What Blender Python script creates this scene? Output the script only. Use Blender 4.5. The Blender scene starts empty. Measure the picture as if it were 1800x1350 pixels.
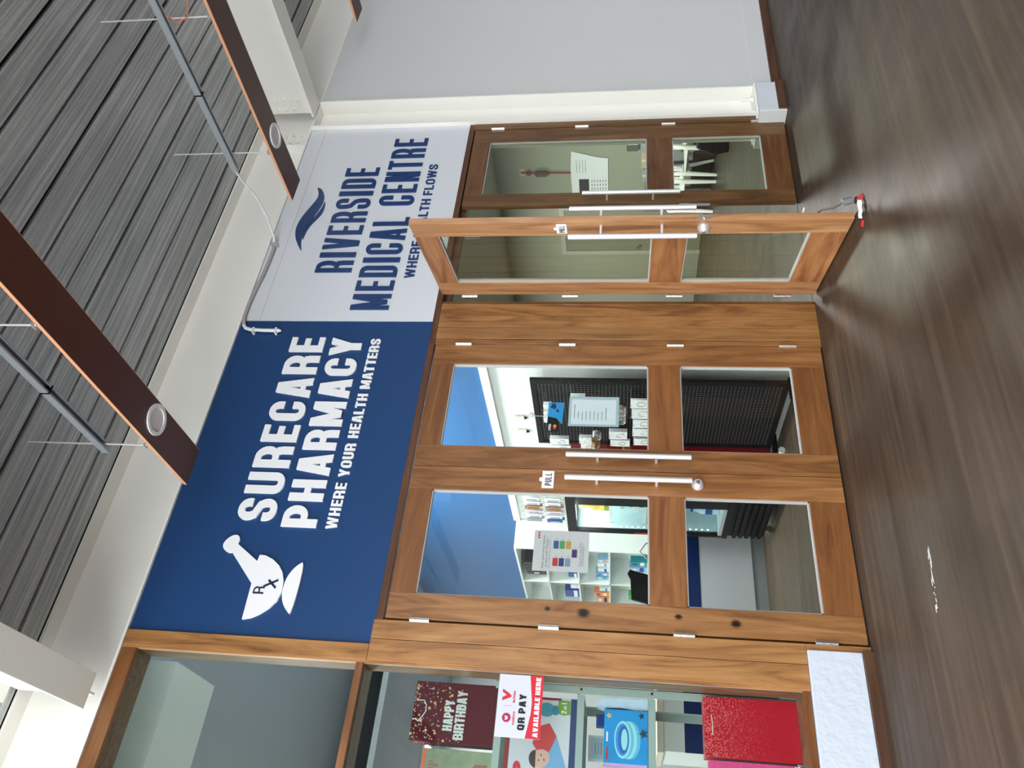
import bpy, bmesh, math, random
from mathutils import Vector, Matrix
random.seed(7)
S = bpy.context.scene
COL = S.collection
PI = math.pi

# ------------------------------------------------------------------ camera
CAM = Vector((0.0, -4.0, 1.186))
YAW, PITCH, ROLL = 0.61215677, 0.13983006, -0.01460494
n = Vector((math.sin(YAW)*math.cos(PITCH), math.cos(YAW)*math.cos(PITCH), math.sin(PITCH)))
r = Vector((math.cos(YAW), -math.sin(YAW), 0))
d = n.cross(r)
c_, s_ = math.cos(ROLL), math.sin(ROLL)
r2 = c_*r + s_*d
d2 = -s_*r + c_*d
cam = bpy.data.cameras.new('camera')
cam.sensor_fit = 'HORIZONTAL'; cam.sensor_width = 36.0
cam.lens = 1402.3/1800*36.0
cam.clip_start = 0.05
co = bpy.data.objects.new('camera', cam); COL.objects.link(co)
m = Matrix((d2, r2, -n)).transposed().to_4x4()      # the phone was held on its side: image right = world down
m.translation = CAM
co.matrix_world = m
S.camera = co

# ------------------------------------------------------------------ view + daylight
S.view_settings.view_transform = 'Standard'
S.view_settings.look = 'None'
S.view_settings.gamma = 1.0
S.view_settings.use_curve_mapping = False
S.view_settings.exposure = 0.46
W = bpy.data.worlds.new('daylight'); S.world = W; W.use_nodes = True
wt = W.node_tree; wt.nodes.clear()
wo = wt.nodes.new('ShaderNodeOutputWorld'); bg = wt.nodes.new('ShaderNodeBackground')
geo = wt.nodes.new('ShaderNodeTexCoord')
dp = wt.nodes.new('ShaderNodeVectorMath'); dp.operation = 'DOT_PRODUCT'
SKYDIR = Vector((-0.84, -0.50, 0.32)).normalized()
dp.inputs[1].default_value = SKYDIR
wt.links.new(geo.outputs['Generated'], dp.inputs[0])
mr = wt.nodes.new('ShaderNodeMapRange'); mr.interpolation_type = 'SMOOTHSTEP'
mr.inputs[1].default_value = -0.1; mr.inputs[2].default_value = 1.0
mr.inputs[3].default_value = 0.35; mr.inputs[4].default_value = 4.6
wt.links.new(dp.outputs['Value'], mr.inputs[0])
bg.inputs[0].default_value = (0.95, 0.975, 1.0, 1)
wt.links.new(mr.outputs[0], bg.inputs[1]); wt.links.new(bg.outputs[0], wo.inputs[0])

# ------------------------------------------------------------------ helpers
def lin(c):
    return tuple(((v/255)/12.92 if v/255 <= 0.04045 else ((v/255+0.055)/1.055)**2.4) for v in c)

def mat(name, rgb, rough=0.5, metal=0.0, emit=None, noise=0.0, nscale=20, bump=0.0, spec=0.5, trans=None):
    M = bpy.data.materials.new(name); M.use_nodes = True
    t = M.node_tree; b = t.nodes['Principled BSDF']
    col = lin(rgb)
    b.inputs['Base Color'].default_value = (*col, 1)
    b.inputs['Roughness'].default_value = rough; b.inputs['Metallic'].default_value = metal
    b.inputs['Specular IOR Level'].default_value = spec
    if emit:
        b.inputs['Emission Color'].default_value = (*lin(emit[0]), 1); b.inputs['Emission Strength'].default_value = emit[1]
    if noise or bump:
        tc = t.nodes.new('ShaderNodeTexCoord'); nz = t.nodes.new('ShaderNodeTexNoise')
        nz.inputs['Scale'].default_value = nscale; nz.inputs['Detail'].default_value = 4
        t.links.new(tc.outputs['Object'], nz.inputs['Vector'])
        if noise:
            mx = t.nodes.new('ShaderNodeMix'); mx.data_type = 'RGBA'
            mx.inputs[6].default_value = (*[v*(1-noise) for v in col], 1)
            mx.inputs[7].default_value = (*[min(1, v*(1+noise)) for v in col], 1)
            t.links.new(nz.outputs['Fac'], mx.inputs[0]); t.links.new(mx.outputs[2], b.inputs['Base Color'])
        if bump:
            bp = t.nodes.new('ShaderNodeBump'); bp.inputs['Strength'].default_value = bump; bp.inputs['Distance'].default_value = 0.01
            t.links.new(nz.outputs['Fac'], bp.inputs['Height']); t.links.new(bp.outputs[0], b.inputs['Normal'])
    return M

def wood(name, dark, mid, light, axis, rough=0.38, knots=(), scale=1.0, coat=0.15, island=0.12):
    """timber with the grain along one axis, streaks, slow tone drift, optional knots"""
    M = bpy.data.materials.new(name); M.use_nodes = True
    t = M.node_tree; L = t.links; N = t.nodes; b = N['Principled BSDF']
    tc = N.new('ShaderNodeTexCoord'); gi = N.new('ShaderNodeObjectInfo')
    ad = N.new('ShaderNodeVectorMath'); ad.operation = 'ADD'
    sc = N.new('ShaderNodeVectorMath'); sc.operation = 'SCALE'; sc.inputs[3].default_value = 13.0
    cmb = N.new('ShaderNodeCombineXYZ')
    for i in range(3): L.new(gi.outputs['Random'], cmb.inputs[i])
    L.new(cmb.outputs[0], sc.inputs[0]); L.new(tc.outputs['Object'], ad.inputs[0]); L.new(sc.outputs[0], ad.inputs[1])
    def mapped(sl, sa, src=None):
        mp = N.new('ShaderNodeMapping'); v = [sa*scale]*3; v[axis] = sl*scale
        mp.inputs['Scale'].default_value = v
        L.new(ad.outputs[0], mp.inputs['Vector']); return mp
    m1 = mapped(1.2, 11); n1 = N.new('ShaderNodeTexNoise'); n1.inputs['Scale'].default_value = 1.0; n1.inputs['Detail'].default_value = 6; n1.inputs['Distortion'].default_value = 1.6; n1.inputs['Roughness'].default_value = .6
    L.new(m1.outputs[0], n1.inputs['Vector'])
    m2 = mapped(4, 120); n2 = N.new('ShaderNodeTexNoise'); n2.inputs['Scale'].default_value = 1.0; n2.inputs['Detail'].default_value = 3
    L.new(m2.outputs[0], n2.inputs['Vector'])
    cr = N.new('ShaderNodeValToRGB'); e = cr.color_ramp.elements
    e[0].position = 0.30; e[0].color = (*lin(dark), 1); e[1].position = 0.72; e[1].color = (*lin(light), 1)
    x = e.new(0.5); x.color = (*lin(mid), 1)
    L.new(n1.outputs['Fac'], cr.inputs[0])
    mx = N.new('ShaderNodeMix'); mx.data_type = 'RGBA'; mx.blend_type = 'MULTIPLY'; mx.inputs[0].default_value = 0.38
    r3 = N.new('ShaderNodeMapRange'); r3.inputs[1].default_value = .3; r3.inputs[2].default_value = .7; r3.inputs[3].default_value = .72; r3.inputs[4].default_value = 1.15
    L.new(n2.outputs['Fac'], r3.inputs[0]); L.new(cr.outputs[0], mx.inputs[6]); L.new(r3.outputs[0], mx.inputs[7])
    out = mx.outputs[2]
    pt = N.new('ShaderNodeMapRange'); pt.inputs[3].default_value = .86; pt.inputs[4].default_value = 1.10     # every board its own tone
    L.new(gi.outputs['Random'], pt.inputs[0])
    mp_ = N.new('ShaderNodeMix'); mp_.data_type = 'RGBA'; mp_.blend_type = 'MULTIPLY'; mp_.inputs[0].default_value = 1
    L.new(out, mp_.inputs[6]); L.new(pt.outputs[0], mp_.inputs[7]); out = mp_.outputs[2]
    for (kx, kz, kr) in knots:
        ds = N.new('ShaderNodeVectorMath'); ds.operation = 'SUBTRACT'; ds.inputs[1].default_value = (kx, 0, kz)
        L.new(tc.outputs['Object'], ds.inputs[0])
        ml = N.new('ShaderNodeVectorMath'); ml.operation = 'MULTIPLY'; ml.inputs[1].default_value = (1/kr, 0, .75/kr)
        L.new(ds.outputs[0], ml.inputs[0])
        ln = N.new('ShaderNodeVectorMath'); ln.operation = 'LENGTH'; L.new(ml.outputs[0], ln.inputs[0])
        nn = N.new('ShaderNodeMath'); nn.operation = 'MULTIPLY_ADD'; nn.inputs[1].default_value = 0.9; nn.inputs[2].default_value = -.45
        L.new(n2.outputs['Fac'], nn.inputs[0])
        sm = N.new('ShaderNodeMath'); sm.operation = 'ADD'; L.new(ln.outputs['Value'], sm.inputs[0]); L.new(nn.outputs[0], sm.inputs[1])
        kr_ = N.new('ShaderNodeValToRGB'); q = kr_.color_ramp.elements
        q[0].position = 0.45; q[0].color = (*lin((38, 16, 10)), 1); q[1].position = 1.0; q[1].color = (1, 1, 1, 1)
        L.new(sm.outputs[0], kr_.inputs[0])
        mk = N.new('ShaderNodeMix'); mk.data_type = 'RGBA'; mk.blend_type = 'MULTIPLY'; mk.inputs[0].default_value = 1
        L.new(out, mk.inputs[6]); L.new(kr_.outputs[0], mk.inputs[7]); out = mk.outputs[2]
    L.new(out, b.inputs['Base Color'])
    b.inputs['Roughness'].default_value = rough
    b.inputs['Coat Weight'].default_value = coat; b.inputs['Coat Roughness'].default_value = .25
    bp = N.new('ShaderNodeBump'); bp.inputs['Strength'].default_value = .15; bp.inputs['Distance'].default_value = .002
    L.new(n2.outputs['Fac'], bp.inputs['Height']); L.new(bp.outputs[0], b.inputs['Normal'])
    return M

def glass(name, tint=(235, 245, 242), refl=1.0):
    M = bpy.data.materials.new(name); M.use_nodes = True
    t = M.node_tree; t.nodes.clear(); N = t.nodes
    o = N.new('ShaderNodeOutputMaterial'); mx = N.new('ShaderNodeMixShader')
    tr = N.new('ShaderNodeBsdfTransparent'); gl = N.new('ShaderNodeBsdfGlossy'); fr = N.new('ShaderNodeFresnel')
    ml = N.new('ShaderNodeMath'); ml.operation = 'MULTIPLY'; ml.inputs[1].default_value = refl
    tr.inputs[0].default_value = (*lin(tint), 1); gl.inputs['Roughness'].default_value = 0.0
    gl.inputs[0].default_value = (1, 1, 1, 1); fr.inputs['IOR'].default_value = 1.5
    ge = N.new('ShaderNodeNewGeometry'); iv = N.new('ShaderNodeMath'); iv.operation = 'SUBTRACT'; iv.inputs[0].default_value = 1.0   # only the outer skin of the pane mirrors
    m2 = N.new('ShaderNodeMath'); m2.operation = 'MULTIPLY'
    t.links.new(ge.outputs['Backfacing'], iv.inputs[1]); t.links.new(fr.outputs[0], ml.inputs[0])
    t.links.new(ml.outputs[0], m2.inputs[0]); t.links.new(iv.outputs[0], m2.inputs[1]); t.links.new(m2.outputs[0], mx.inputs[0])
    t.links.new(tr.outputs[0], mx.inputs[1]); t.links.new(gl.outputs[0], mx.inputs[2]); t.links.new(mx.outputs[0], o.inputs[0])
    return M

def rounded(P, k=2):
    for _ in range(k):
        Q = []
        for i in range(len(P)):
            a, b = P[i], P[(i+1) % len(P)]
            Q += [(a[0]*.75+b[0]*.25, a[1]*.75+b[1]*.25), (a[0]*.25+b[0]*.75, a[1]*.25+b[1]*.75)]
        P = Q
    return P

class MB:
    def __init__(s): s.v = []; s.f = []; s.smooth = []
    def add(s, vs, fs, sm=False):
        b = len(s.v); s.v += [tuple(p) for p in vs]; s.f += [tuple(b+i for i in f) for f in fs]; s.smooth += [sm]*len(fs); return s
    def box(s, x0, x1, y0, y1, z0, z1):
        x0, x1 = min(x0, x1), max(x0, x1); y0, y1 = min(y0, y1), max(y0, y1); z0, z1 = min(z0, z1), max(z0, z1)
        return s.add([(x0,y0,z0),(x1,y0,z0),(x1,y1,z0),(x0,y1,z0),(x0,y0,z1),(x1,y0,z1),(x1,y1,z1),(x0,y1,z1)],
              [(0,3,2,1),(4,5,6,7),(0,1,5,4),(1,2,6,5),(2,3,7,6),(3,0,4,7)])
    def tube(s, pts, rad, seg=10, caps=True):
        pts = [Vector(p) for p in pts]; rr = rad if isinstance(rad, (list, tuple)) else [rad]*len(pts)
        rings = []; up = None
        for i, p in enumerate(pts):
            if i == 0: t = pts[1]-p
            elif i == len(pts)-1: t = p-pts[i-1]
            else: t = (pts[i+1]-p).normalized()+(p-pts[i-1]).normalized()
            t.normalize()
            if up is None:
                up = Vector((0,0,1)) if abs(t.z) < .9 else Vector((1,0,0))
            a = t.cross(up); 
            if a.length < 1e-4: a = t.cross(Vector((0,1,0)))
            a.normalize(); b = a.cross(t).normalized(); up = b
            rings.append([p+a*math.cos(2*PI*k/seg)*rr[i]+b*math.sin(2*PI*k/seg)*rr[i] for k in range(seg)])
        vs = [q for R in rings for q in R]; fs = []
        for i in range(len(pts)-1):
            for k in range(seg):
                fs.append((i*seg+k, i*seg+(k+1) % seg, (i+1)*seg+(k+1) % seg, (i+1)*seg+k))
        s.add(vs, fs, True)
        if caps:
            s.add(rings[0], [tuple(range(seg))[::-1]]); s.add(rings[-1], [tuple(range(seg))])
        return s
    def prism(s, poly, y0, y1, plane='xz'):
        """closed outline in a plane, given real thickness; poly may be concave"""
        a = sum(poly[i][0]*poly[(i+1) % len(poly)][1]-poly[(i+1) % len(poly)][0]*poly[i][1] for i in range(len(poly)))
        if a < 0: poly = poly[::-1]
        k = len(poly)
        P = (lambda u, w, y: (u, y, w)) if plane == 'xz' else ((lambda u, w, y: (y, u, w)) if plane == 'yz' else (lambda u, w, y: (u, w, y)))
        vs = [P(u, w, y0) for u, w in poly]+[P(u, w, y1) for u, w in poly]
        fs = [tuple(range(k)), tuple(range(2*k-1, k-1, -1))]+[(i, i+k, (i+1) % k+k, (i+1) % k) for i in range(k)]
        return s.add(vs, fs)
    def disc(s, c, axis, r0, r1, seg=24):
        """flat ring"""
        ax = Vector(axis).normalized(); a = ax.orthogonal().normalized(); b = ax.cross(a); c = Vector(c)
        vs = [c+(a*math.cos(2*PI*k/seg)+b*math.sin(2*PI*k/seg))*q for q in (r0, r1) for k in range(seg)]
        return s.add(vs, [(k, (k+1) % seg, seg+(k+1) % seg, seg+k) for k in range(seg)])
    def sphere(s, c, rx, ry, rz, nu=12, nv=8):
        vs = [(c[0], c[1], c[2]+rz)]
        for i in range(1, nv):
            ph = PI*i/nv
            for k in range(nu):
                th = 2*PI*k/nu
                vs.append((c[0]+rx*math.sin(ph)*math.cos(th), c[1]+ry*math.sin(ph)*math.sin(th), c[2]+rz*math.cos(ph)))
        vs.append((c[0], c[1], c[2]-rz)); e = len(vs)-1
        fs = [(0, 1+k, 1+(k+1) % nu) for k in range(nu)]
        for i in range(nv-2):
            for k in range(nu):
                fs.append((1+i*nu+k, 1+(i+1)*nu+k, 1+(i+1)*nu+(k+1) % nu, 1+i*nu+(k+1) % nu))
        fs += [(e, 1+(nv-2)*nu+(k+1) % nu, 1+(nv-2)*nu+k) for k in range(nu)]
        return s.add(vs, fs, True)
    def build(s, name, mt, parent=None, bevel=0.0, local=False, recalc=True):
        me = bpy.data.meshes.new(name)
        me.from_pydata([tuple(v) for v in s.v], [], s.f); me.update()
        me.polygons.foreach_set('use_smooth', s.smooth)
        if recalc or bevel:
            bm = bmesh.new(); bm.from_mesh(me)
            if bevel:
                bmesh.ops.bevel(bm, geom=[e for e in bm.edges if len(e.link_faces) == 2 and e.calc_face_angle(0) > .6], offset=bevel, segments=2, profile=.6, affect='EDGES')
            bmesh.ops.recalc_face_normals(bm, faces=bm.faces)
            bm.to_mesh(me); bm.free()
        if mt: me.materials.append(mt)
        o = bpy.data.objects.new(name, me); COL.objects.link(o)
        if parent is not None:
            o.parent = parent
            if not local: o.matrix_parent_inverse = world_of(parent).inverted()
        return o

def world_of(o):
    loc = Matrix.LocRotScale(o.location, o.rotation_euler, o.scale)
    if o.parent is None: return loc
    return world_of(o.parent) @ o.matrix_parent_inverse @ loc

def tag(o, label=None, cat=None, group=None, kind=None):
    if label: o['label'] = label
    if cat: o['category'] = cat
    if group: o['group'] = group
    if kind: o['kind'] = kind
    return o

def thing(name, loc, label, cat, group=None, rz=0, kind=None):
    o = bpy.data.objects.new(name, None); COL.objects.link(o)
    o.location = loc; o.rotation_euler = (0, 0, rz); o.empty_display_size = .1
    return tag(o, label, cat, group, kind)

def copy_thing(o, loc, rz=None, label=None, group=None):
    c = o.copy(); COL.objects.link(c); c.location = loc
    if rz is not None: c.rotation_euler = (0, 0, rz)
    if label: c['label'] = label
    if group: c['group'] = group
    def kids(a, b):
        for ch in list(a.children):
            k = ch.copy(); COL.objects.link(k); k.parent = b; k.matrix_parent_inverse = ch.matrix_parent_inverse.copy()
            kids(ch, k)
    kids(o, c)
    return c

def B(name, mt, x0, x1, y0, y1, z0, z1, parent=None, bevel=0.0, local=False):
    return MB().box(x0, x1, y0, y1, z0, z1).build(name, mt, parent, bevel, local)

# --- raised condensed capitals, drawn stroke by stroke
def arc(cx, cz, rx, rz, a0, a1, k=10):
    return [(cx+rx*math.cos(math.radians(a0+(a1-a0)*i/k)), cz+rz*math.sin(math.radians(a0+(a1-a0)*i/k))) for i in range(k+1)]
def ribbon(pts, t, tz=None):
    P = [Vector(p) for p in pts]; lo = []; hi = []; tz = tz or t
    for i, p in enumerate(P):
        a = (P[i]-P[i-1]).normalized() if i else (P[1]-P[0]).normalized()
        b = (P[i+1]-P[i]).normalized() if i < len(P)-1 else a
        q = (a+b).normalized(); nn = Vector((-q.y, q.x)); k = 1/max(.5, nn.dot(Vector((-a.y, a.x))))
        off = Vector((nn.x*t/2*k, nn.y*tz/2*k))
        lo.append(p-off); hi.append(p+off)
    return [[tuple(lo[i]), tuple(lo[i+1]), tuple(hi[i+1]), tuple(hi[i])] for i in range(len(P)-1)]
def diag(x0, z0, x1, z1, w):
    return [(x0-w/2, z0), (x0+w/2, z0), (x1+w/2, z1), (x1-w/2, z1)]
def rc(x0, z0, x1, z1): return [(x0, z0), (x1, z0), (x1, z1), (x0, z1)]
GW = dict(A=1.08, B=1, C=1, D=1, E=.86, F=.82, H=1.02, I=.42, L=.8, M=1.32, N=1.04, O=1.02, P=1, Q=1.05, R=1.04, S=1, T=.92, U=1, V=1.05, W=1.5, X=1.05, Y=1.05)
def glyph(c, w, H, t):
    h = t/2; k = t*1.0; tz = min(t*.82, H*.24); hz = tz/2; q = min(w*.46, H*.3)
    if c == 'I': return [rc(0, 0, w, H)]
    if c == 'E': return [rc(0,0,t,H), rc(t,0,w,tz), rc(t,H-tz,w,H), rc(t,H/2-hz,w*.92,H/2+hz)]
    if c == 'F': return [rc(0,0,t,H), rc(t,H-tz,w,H), rc(t,H*.48-hz,w*.92,H*.48+hz)]
    if c == 'L': return [rc(0,0,t,H), rc(t,0,w,tz)]
    if c == 'T': return [rc(0,H-tz,w,H), rc(w/2-h,0,w/2+h,H-tz)]
    if c == 'H': return [rc(0,0,t,H), rc(w-t,0,w,H), rc(t,H/2-hz,w-t,H/2+hz)]
    if c == 'N': return [rc(0,0,t,H), rc(w-t,0,w,H), diag(w-t*.8, 0, t*.8, H, t)]
    if c == 'M': return [rc(0,0,t*.92,H), rc(w-t*.92,0,w,H), diag(w/2, H*.08, t*.62, H, t*.9), diag(w/2, H*.08, w-t*.62, H, t*.9)]
    if c == 'A': return [diag(h*1.02, 0, w/2-t*.22, H, t*1.02), diag(w-h*1.02, 0, w/2+t*.22, H, t*1.02), rc(w*.24, H*.17, w*.76, H*.17+tz*.85)]
    if c == 'V': return [diag(w/2-t*.2, 0, h, H, t), diag(w/2+t*.2, 0, w-h, H, t)]
    if c == 'W': return [diag(w*.27, 0, h*.9, H, t*.9), diag(w*.27, 0, w/2, H, t*.8), diag(w*.73, 0, w/2, H, t*.8), diag(w*.73, 0, w-h*.9, H, t*.9)]
    if c == 'Y': return [rc(w/2-h, 0, w/2+h, H*.45), diag(w/2, H*.36, h, H, t*1.05), diag(w/2, H*.36, w-h, H, t*1.05)]
    if c == 'X': return [diag(h, 0, w-h, H, t), diag(w-h, 0, h, H, t)]
    if c == 'U':
        p = [(h, H)]+arc(q, q, q-h, q-hz, 180, 270)+arc(w-q, q, q-h, q-hz, 270, 360)+[(w-h, H)]
        return ribbon(p, t, tz)
    if c in 'OQ':
        p = arc(q, H-q, q-h, q-hz, 180, 90)+arc(w-q, H-q, q-h, q-hz, 90, 0)+arc(w-q, q, q-h, q-hz, 0, -90)+arc(q, q, q-h, q-hz, -90, -180); p.append(p[0])
        return ribbon(p, t, tz)+([diag(w-h, -H*.06, w*.55, H*.28, t)] if c == 'Q' else [])
    if c == 'C':
        p = [(w-h, H*.62)]+arc(w-q, H-q, q-h, q-hz, 0, 90)+arc(q, H-q, q-h, q-hz, 90, 180)+arc(q, q, q-h, q-hz, 180, 270)+arc(w-q, q, q-h, q-hz, 270, 360)+[(w-h, H*.38)]
        return ribbon(p, t, tz)
    if c == 'D':
        p = [(t*.5, H-hz)]+arc(w-q, H-q, q-h, q-hz, 90, 0)+arc(w-q, q, q-h, q-hz, 0, -90)+[(t*.5, hz)]
        return [rc(0,0,t,H)]+ribbon(p, t, tz)
    if c in 'PR':
        b = H*(.44 if c == 'R' else .40); qq = (H-b+tz*.4)/2; qq = min(qq, w*.5)
        zt, zb = H-hz, b
        p = [(t*.5, zt), (w-qq, zt)]+arc(w-qq, (zt+zb)/2, qq-h, (zt-zb)/2, 90, -90)[1:]+[(t*.5, zb)]
        o = [rc(0,0,t,H)]+ribbon(p, t, tz)
        if c == 'R': o += [rc(w-t*1.0, 0, w-t*.0, H*.30), [(w-t, H*.30), (w, H*.30), (w-t*.15, H*.46), (w-t*1.3, H*.46)]]
        return o
    if c == 'B':
        o = [rc(0,0,t,H)]
        for z0, z1, ww in ((hz, H*.5, w), (H*.5, H-hz, w*.95)):
            qq = (z1-z0)/2
            o += ribbon([(t*.5, z1), (ww-qq, z1)]+arc(ww-qq, (z0+z1)/2, qq-h*.6, qq, 90, -90)[1:]+[(t*.5, z0)], t, tz)
        return o
    if c == 'S':
        p = [(w-h, H*.66)]+arc(w-q, H-q, q-h, q-hz, 0, 90)+arc(q, H-q, q-h, q-hz, 90, 180)+[(h*1.1, H*.66), (w*.28, H*.555), (w*.72, H*.445), (w-h*1.1, H*.34)]+arc(w-q, q, q-h, q-hz, 0, -90)+arc(q, q, q-h, q-hz, -90, -180)+[(h, H*.34)]
        return ribbon(p, t, tz)
    if c == '2': return ribbon([(h,H*.7)]+arc(q,H-q,q-h,q-hz,180,90)+arc(w-q,H-q,q-h,q-hz,90,-20)+[(h,hz)], t, tz)+[rc(0,0,w,tz)]
    if c == '1': return [rc(w/2-h,0,w/2+h,H)]
    return [rc(0, H*.4, w, H*.4+tz)]

def lettering(text, x0, x1, z0, z1, yf, depth, mt, parent, t, name='letter', gap=.13, space=.45, bevel=.0):
    H = z1-z0
    tot = 0
    for i, c in enumerate(text):
        if c == ' ': tot += space
        else: tot += GW.get(c, .9)+(gap if i < len(text)-1 and text[i+1] != ' ' else 0)
    u = (x1-x0)/tot; x = x0; out = []
    for i, c in enumerate(text):
        if c == ' ': x += space*u; continue
        w = GW.get(c, .9)*u; mb = MB()
        for j, p in enumerate(glyph(c, w if c != 'I' else w, H, t)):
            mb.prism([(x+a, z0+b) for a, b in p], yf+j*1e-5, yf+depth)
        out.append(mb.build(name, mt, parent))
        x += w+(gap*u if i < len(text)-1 and text[i+1] != ' ' else 0)
    return out

def print_text(text, size, origin, right, up, mt, parent, name='print', squeeze=1.0, bold=0.0, lift=.0006, align='LEFT'):
    """flat printed writing lying on a sheet: right / up are the directions of reading"""
    cu = bpy.data.curves.new('t', 'FONT'); cu.body = text; cu.size = size; cu.offset = bold; cu.align_x = align; cu.resolution_u = 3
    o = bpy.data.objects.new('t', cu); COL.objects.link(o)
    dg = bpy.context.evaluated_depsgraph_get(); dg.update()
    me = bpy.data.meshes.new_from_object(o.evaluated_get(dg))
    bpy.data.objects.remove(o); 
    R, U, O = Vector(right).normalized(), Vector(up).normalized(), Vector(origin)
    Nn = R.cross(U)
    for v in me.vertices: v.co = O+R*v.co.x*squeeze+U*v.co.y+Nn*lift
    me.materials.clear(); me.materials.append(mt); me.name = name
    ob = bpy.data.objects.new(name, me); COL.objects.link(ob); ob.parent = parent
    if parent is not None: ob.matrix_parent_inverse = world_of(parent).inverted()
    return ob

# ------------------------------------------------------------------ materials
Wv = wood('door_timber_upright', (100, 62, 30), (135, 89, 48), (160, 113, 68), 2)
Wh = wood('door_timber_level', (99, 56, 27), (127, 80, 41), (145, 96, 54), 0)
Wk = wood('door_timber_knotty', (100, 64, 34), (140, 96, 55), (163, 120, 75), 2, knots=((1.392, 1.375, .031), (1.380, .62, .026), (1.405, 1.56, .015), (1.400, .90, .019)))
Wpost = wood('post_timber', (109, 69, 36), (158, 111, 63), (176, 131, 81), 2)
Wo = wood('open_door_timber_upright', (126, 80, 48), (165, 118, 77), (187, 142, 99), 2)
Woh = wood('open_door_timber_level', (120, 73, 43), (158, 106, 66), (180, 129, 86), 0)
Wd = wood('head_timber', (70, 40, 21), (88, 53, 30), (104, 65, 39), 0)
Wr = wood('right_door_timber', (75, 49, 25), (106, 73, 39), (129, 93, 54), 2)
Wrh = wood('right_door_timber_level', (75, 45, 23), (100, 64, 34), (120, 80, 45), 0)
Wbase = wood('skirting_timber', (63, 40, 27), (82, 54, 37), (97, 67, 48), 0)
M_blue = mat('blue_signboard', (7, 58, 108), .5, noise=.05, nscale=3)
M_wht = mat('white_signboard', (214, 218, 224), .4)
M_letw = mat('white_letter', (236, 238, 240), .4)
M_letb = mat('navy_letter', (26, 58, 108), .3)
M_steel = mat('painted_steel', (244, 243, 236), .32, noise=.03, nscale=4)
M_wall = mat('wall_paint', (206, 208, 208), .6, noise=.02, nscale=2)
M_plas = mat('rough_plaster', (198, 206, 217), .7, bump=.35, nscale=30)
M_board = mat('brown_board_face', (78, 33, 16), .45, noise=.12, nscale=3)
M_edge = mat('brown_board_edge', (222, 160, 122), .5)
M_alu = mat('brushed_aluminium', (232, 233, 236), .38, .65)
M_steelg = mat('hinge_steel', (215, 212, 205), .3, 1.0)
M_galv = mat('galvanised_steel', (176, 184, 188), .38, .35)
M_rod = mat('zinc_rod', (214, 214, 210), .4, .1)
M_black = mat('black_plastic', (12, 12, 13), .45, spec=.2)
M_dark = mat('dark_gap', (10, 8, 7), .8)
M_bead = mat('grey_glazing_seal', (170, 168, 165), .5)
M_white = mat('white_plastic', (225, 228, 228), .45)
M_lam = mat('white_laminate', (225, 232, 228), .4)
M_grey = mat('grey_kickboard', (140, 142, 145), .5)
M_navy = mat('navy_laminate', (16, 42, 96), .35)
M_bwall = mat('blue_interior_wall', (42, 98, 152), .55)
M_ceil = mat('interior_ceiling_paint', (165, 170, 172), .8)
M_ink = mat('black_print', (22, 22, 26), .6)
M_inkb = mat('grey_print', (110, 114, 124), .6)
M_red = mat('red_print', (200, 22, 46), .45)
M_dred = mat('red_fridge_panel', (130, 14, 22), .35)
M_pap = mat('white_paper', (228, 232, 240), .6)
M_papg = mat('grey_poster_paper', (205, 198, 200), .5)
M_glass = glass('clear_glass', (246, 250, 249), .5)
M_glassw = glass('window_glass', (244, 249, 248), .2)
M_glassg = glass('grey_green_door_glass', (234, 240, 232), 1.2)
M_shelf = mat('sage_painted_rack_steel', (154, 169, 163), .4)
M_or = mat('orange_cable', (224, 110, 60), .5)
M_led = mat('lit_led', (255, 255, 255), .5, emit=((255, 252, 245), 6))
M_lens = mat('downlight_lens', (222, 216, 212), .5)
M_green = mat('sage_wall', (150, 154, 138), .65)
M_greenc = mat('sage_room_ceiling', (168, 172, 162), .7)
M_tan = mat('card_jewellery_gold', (170, 130, 60), .3, .8)

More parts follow.
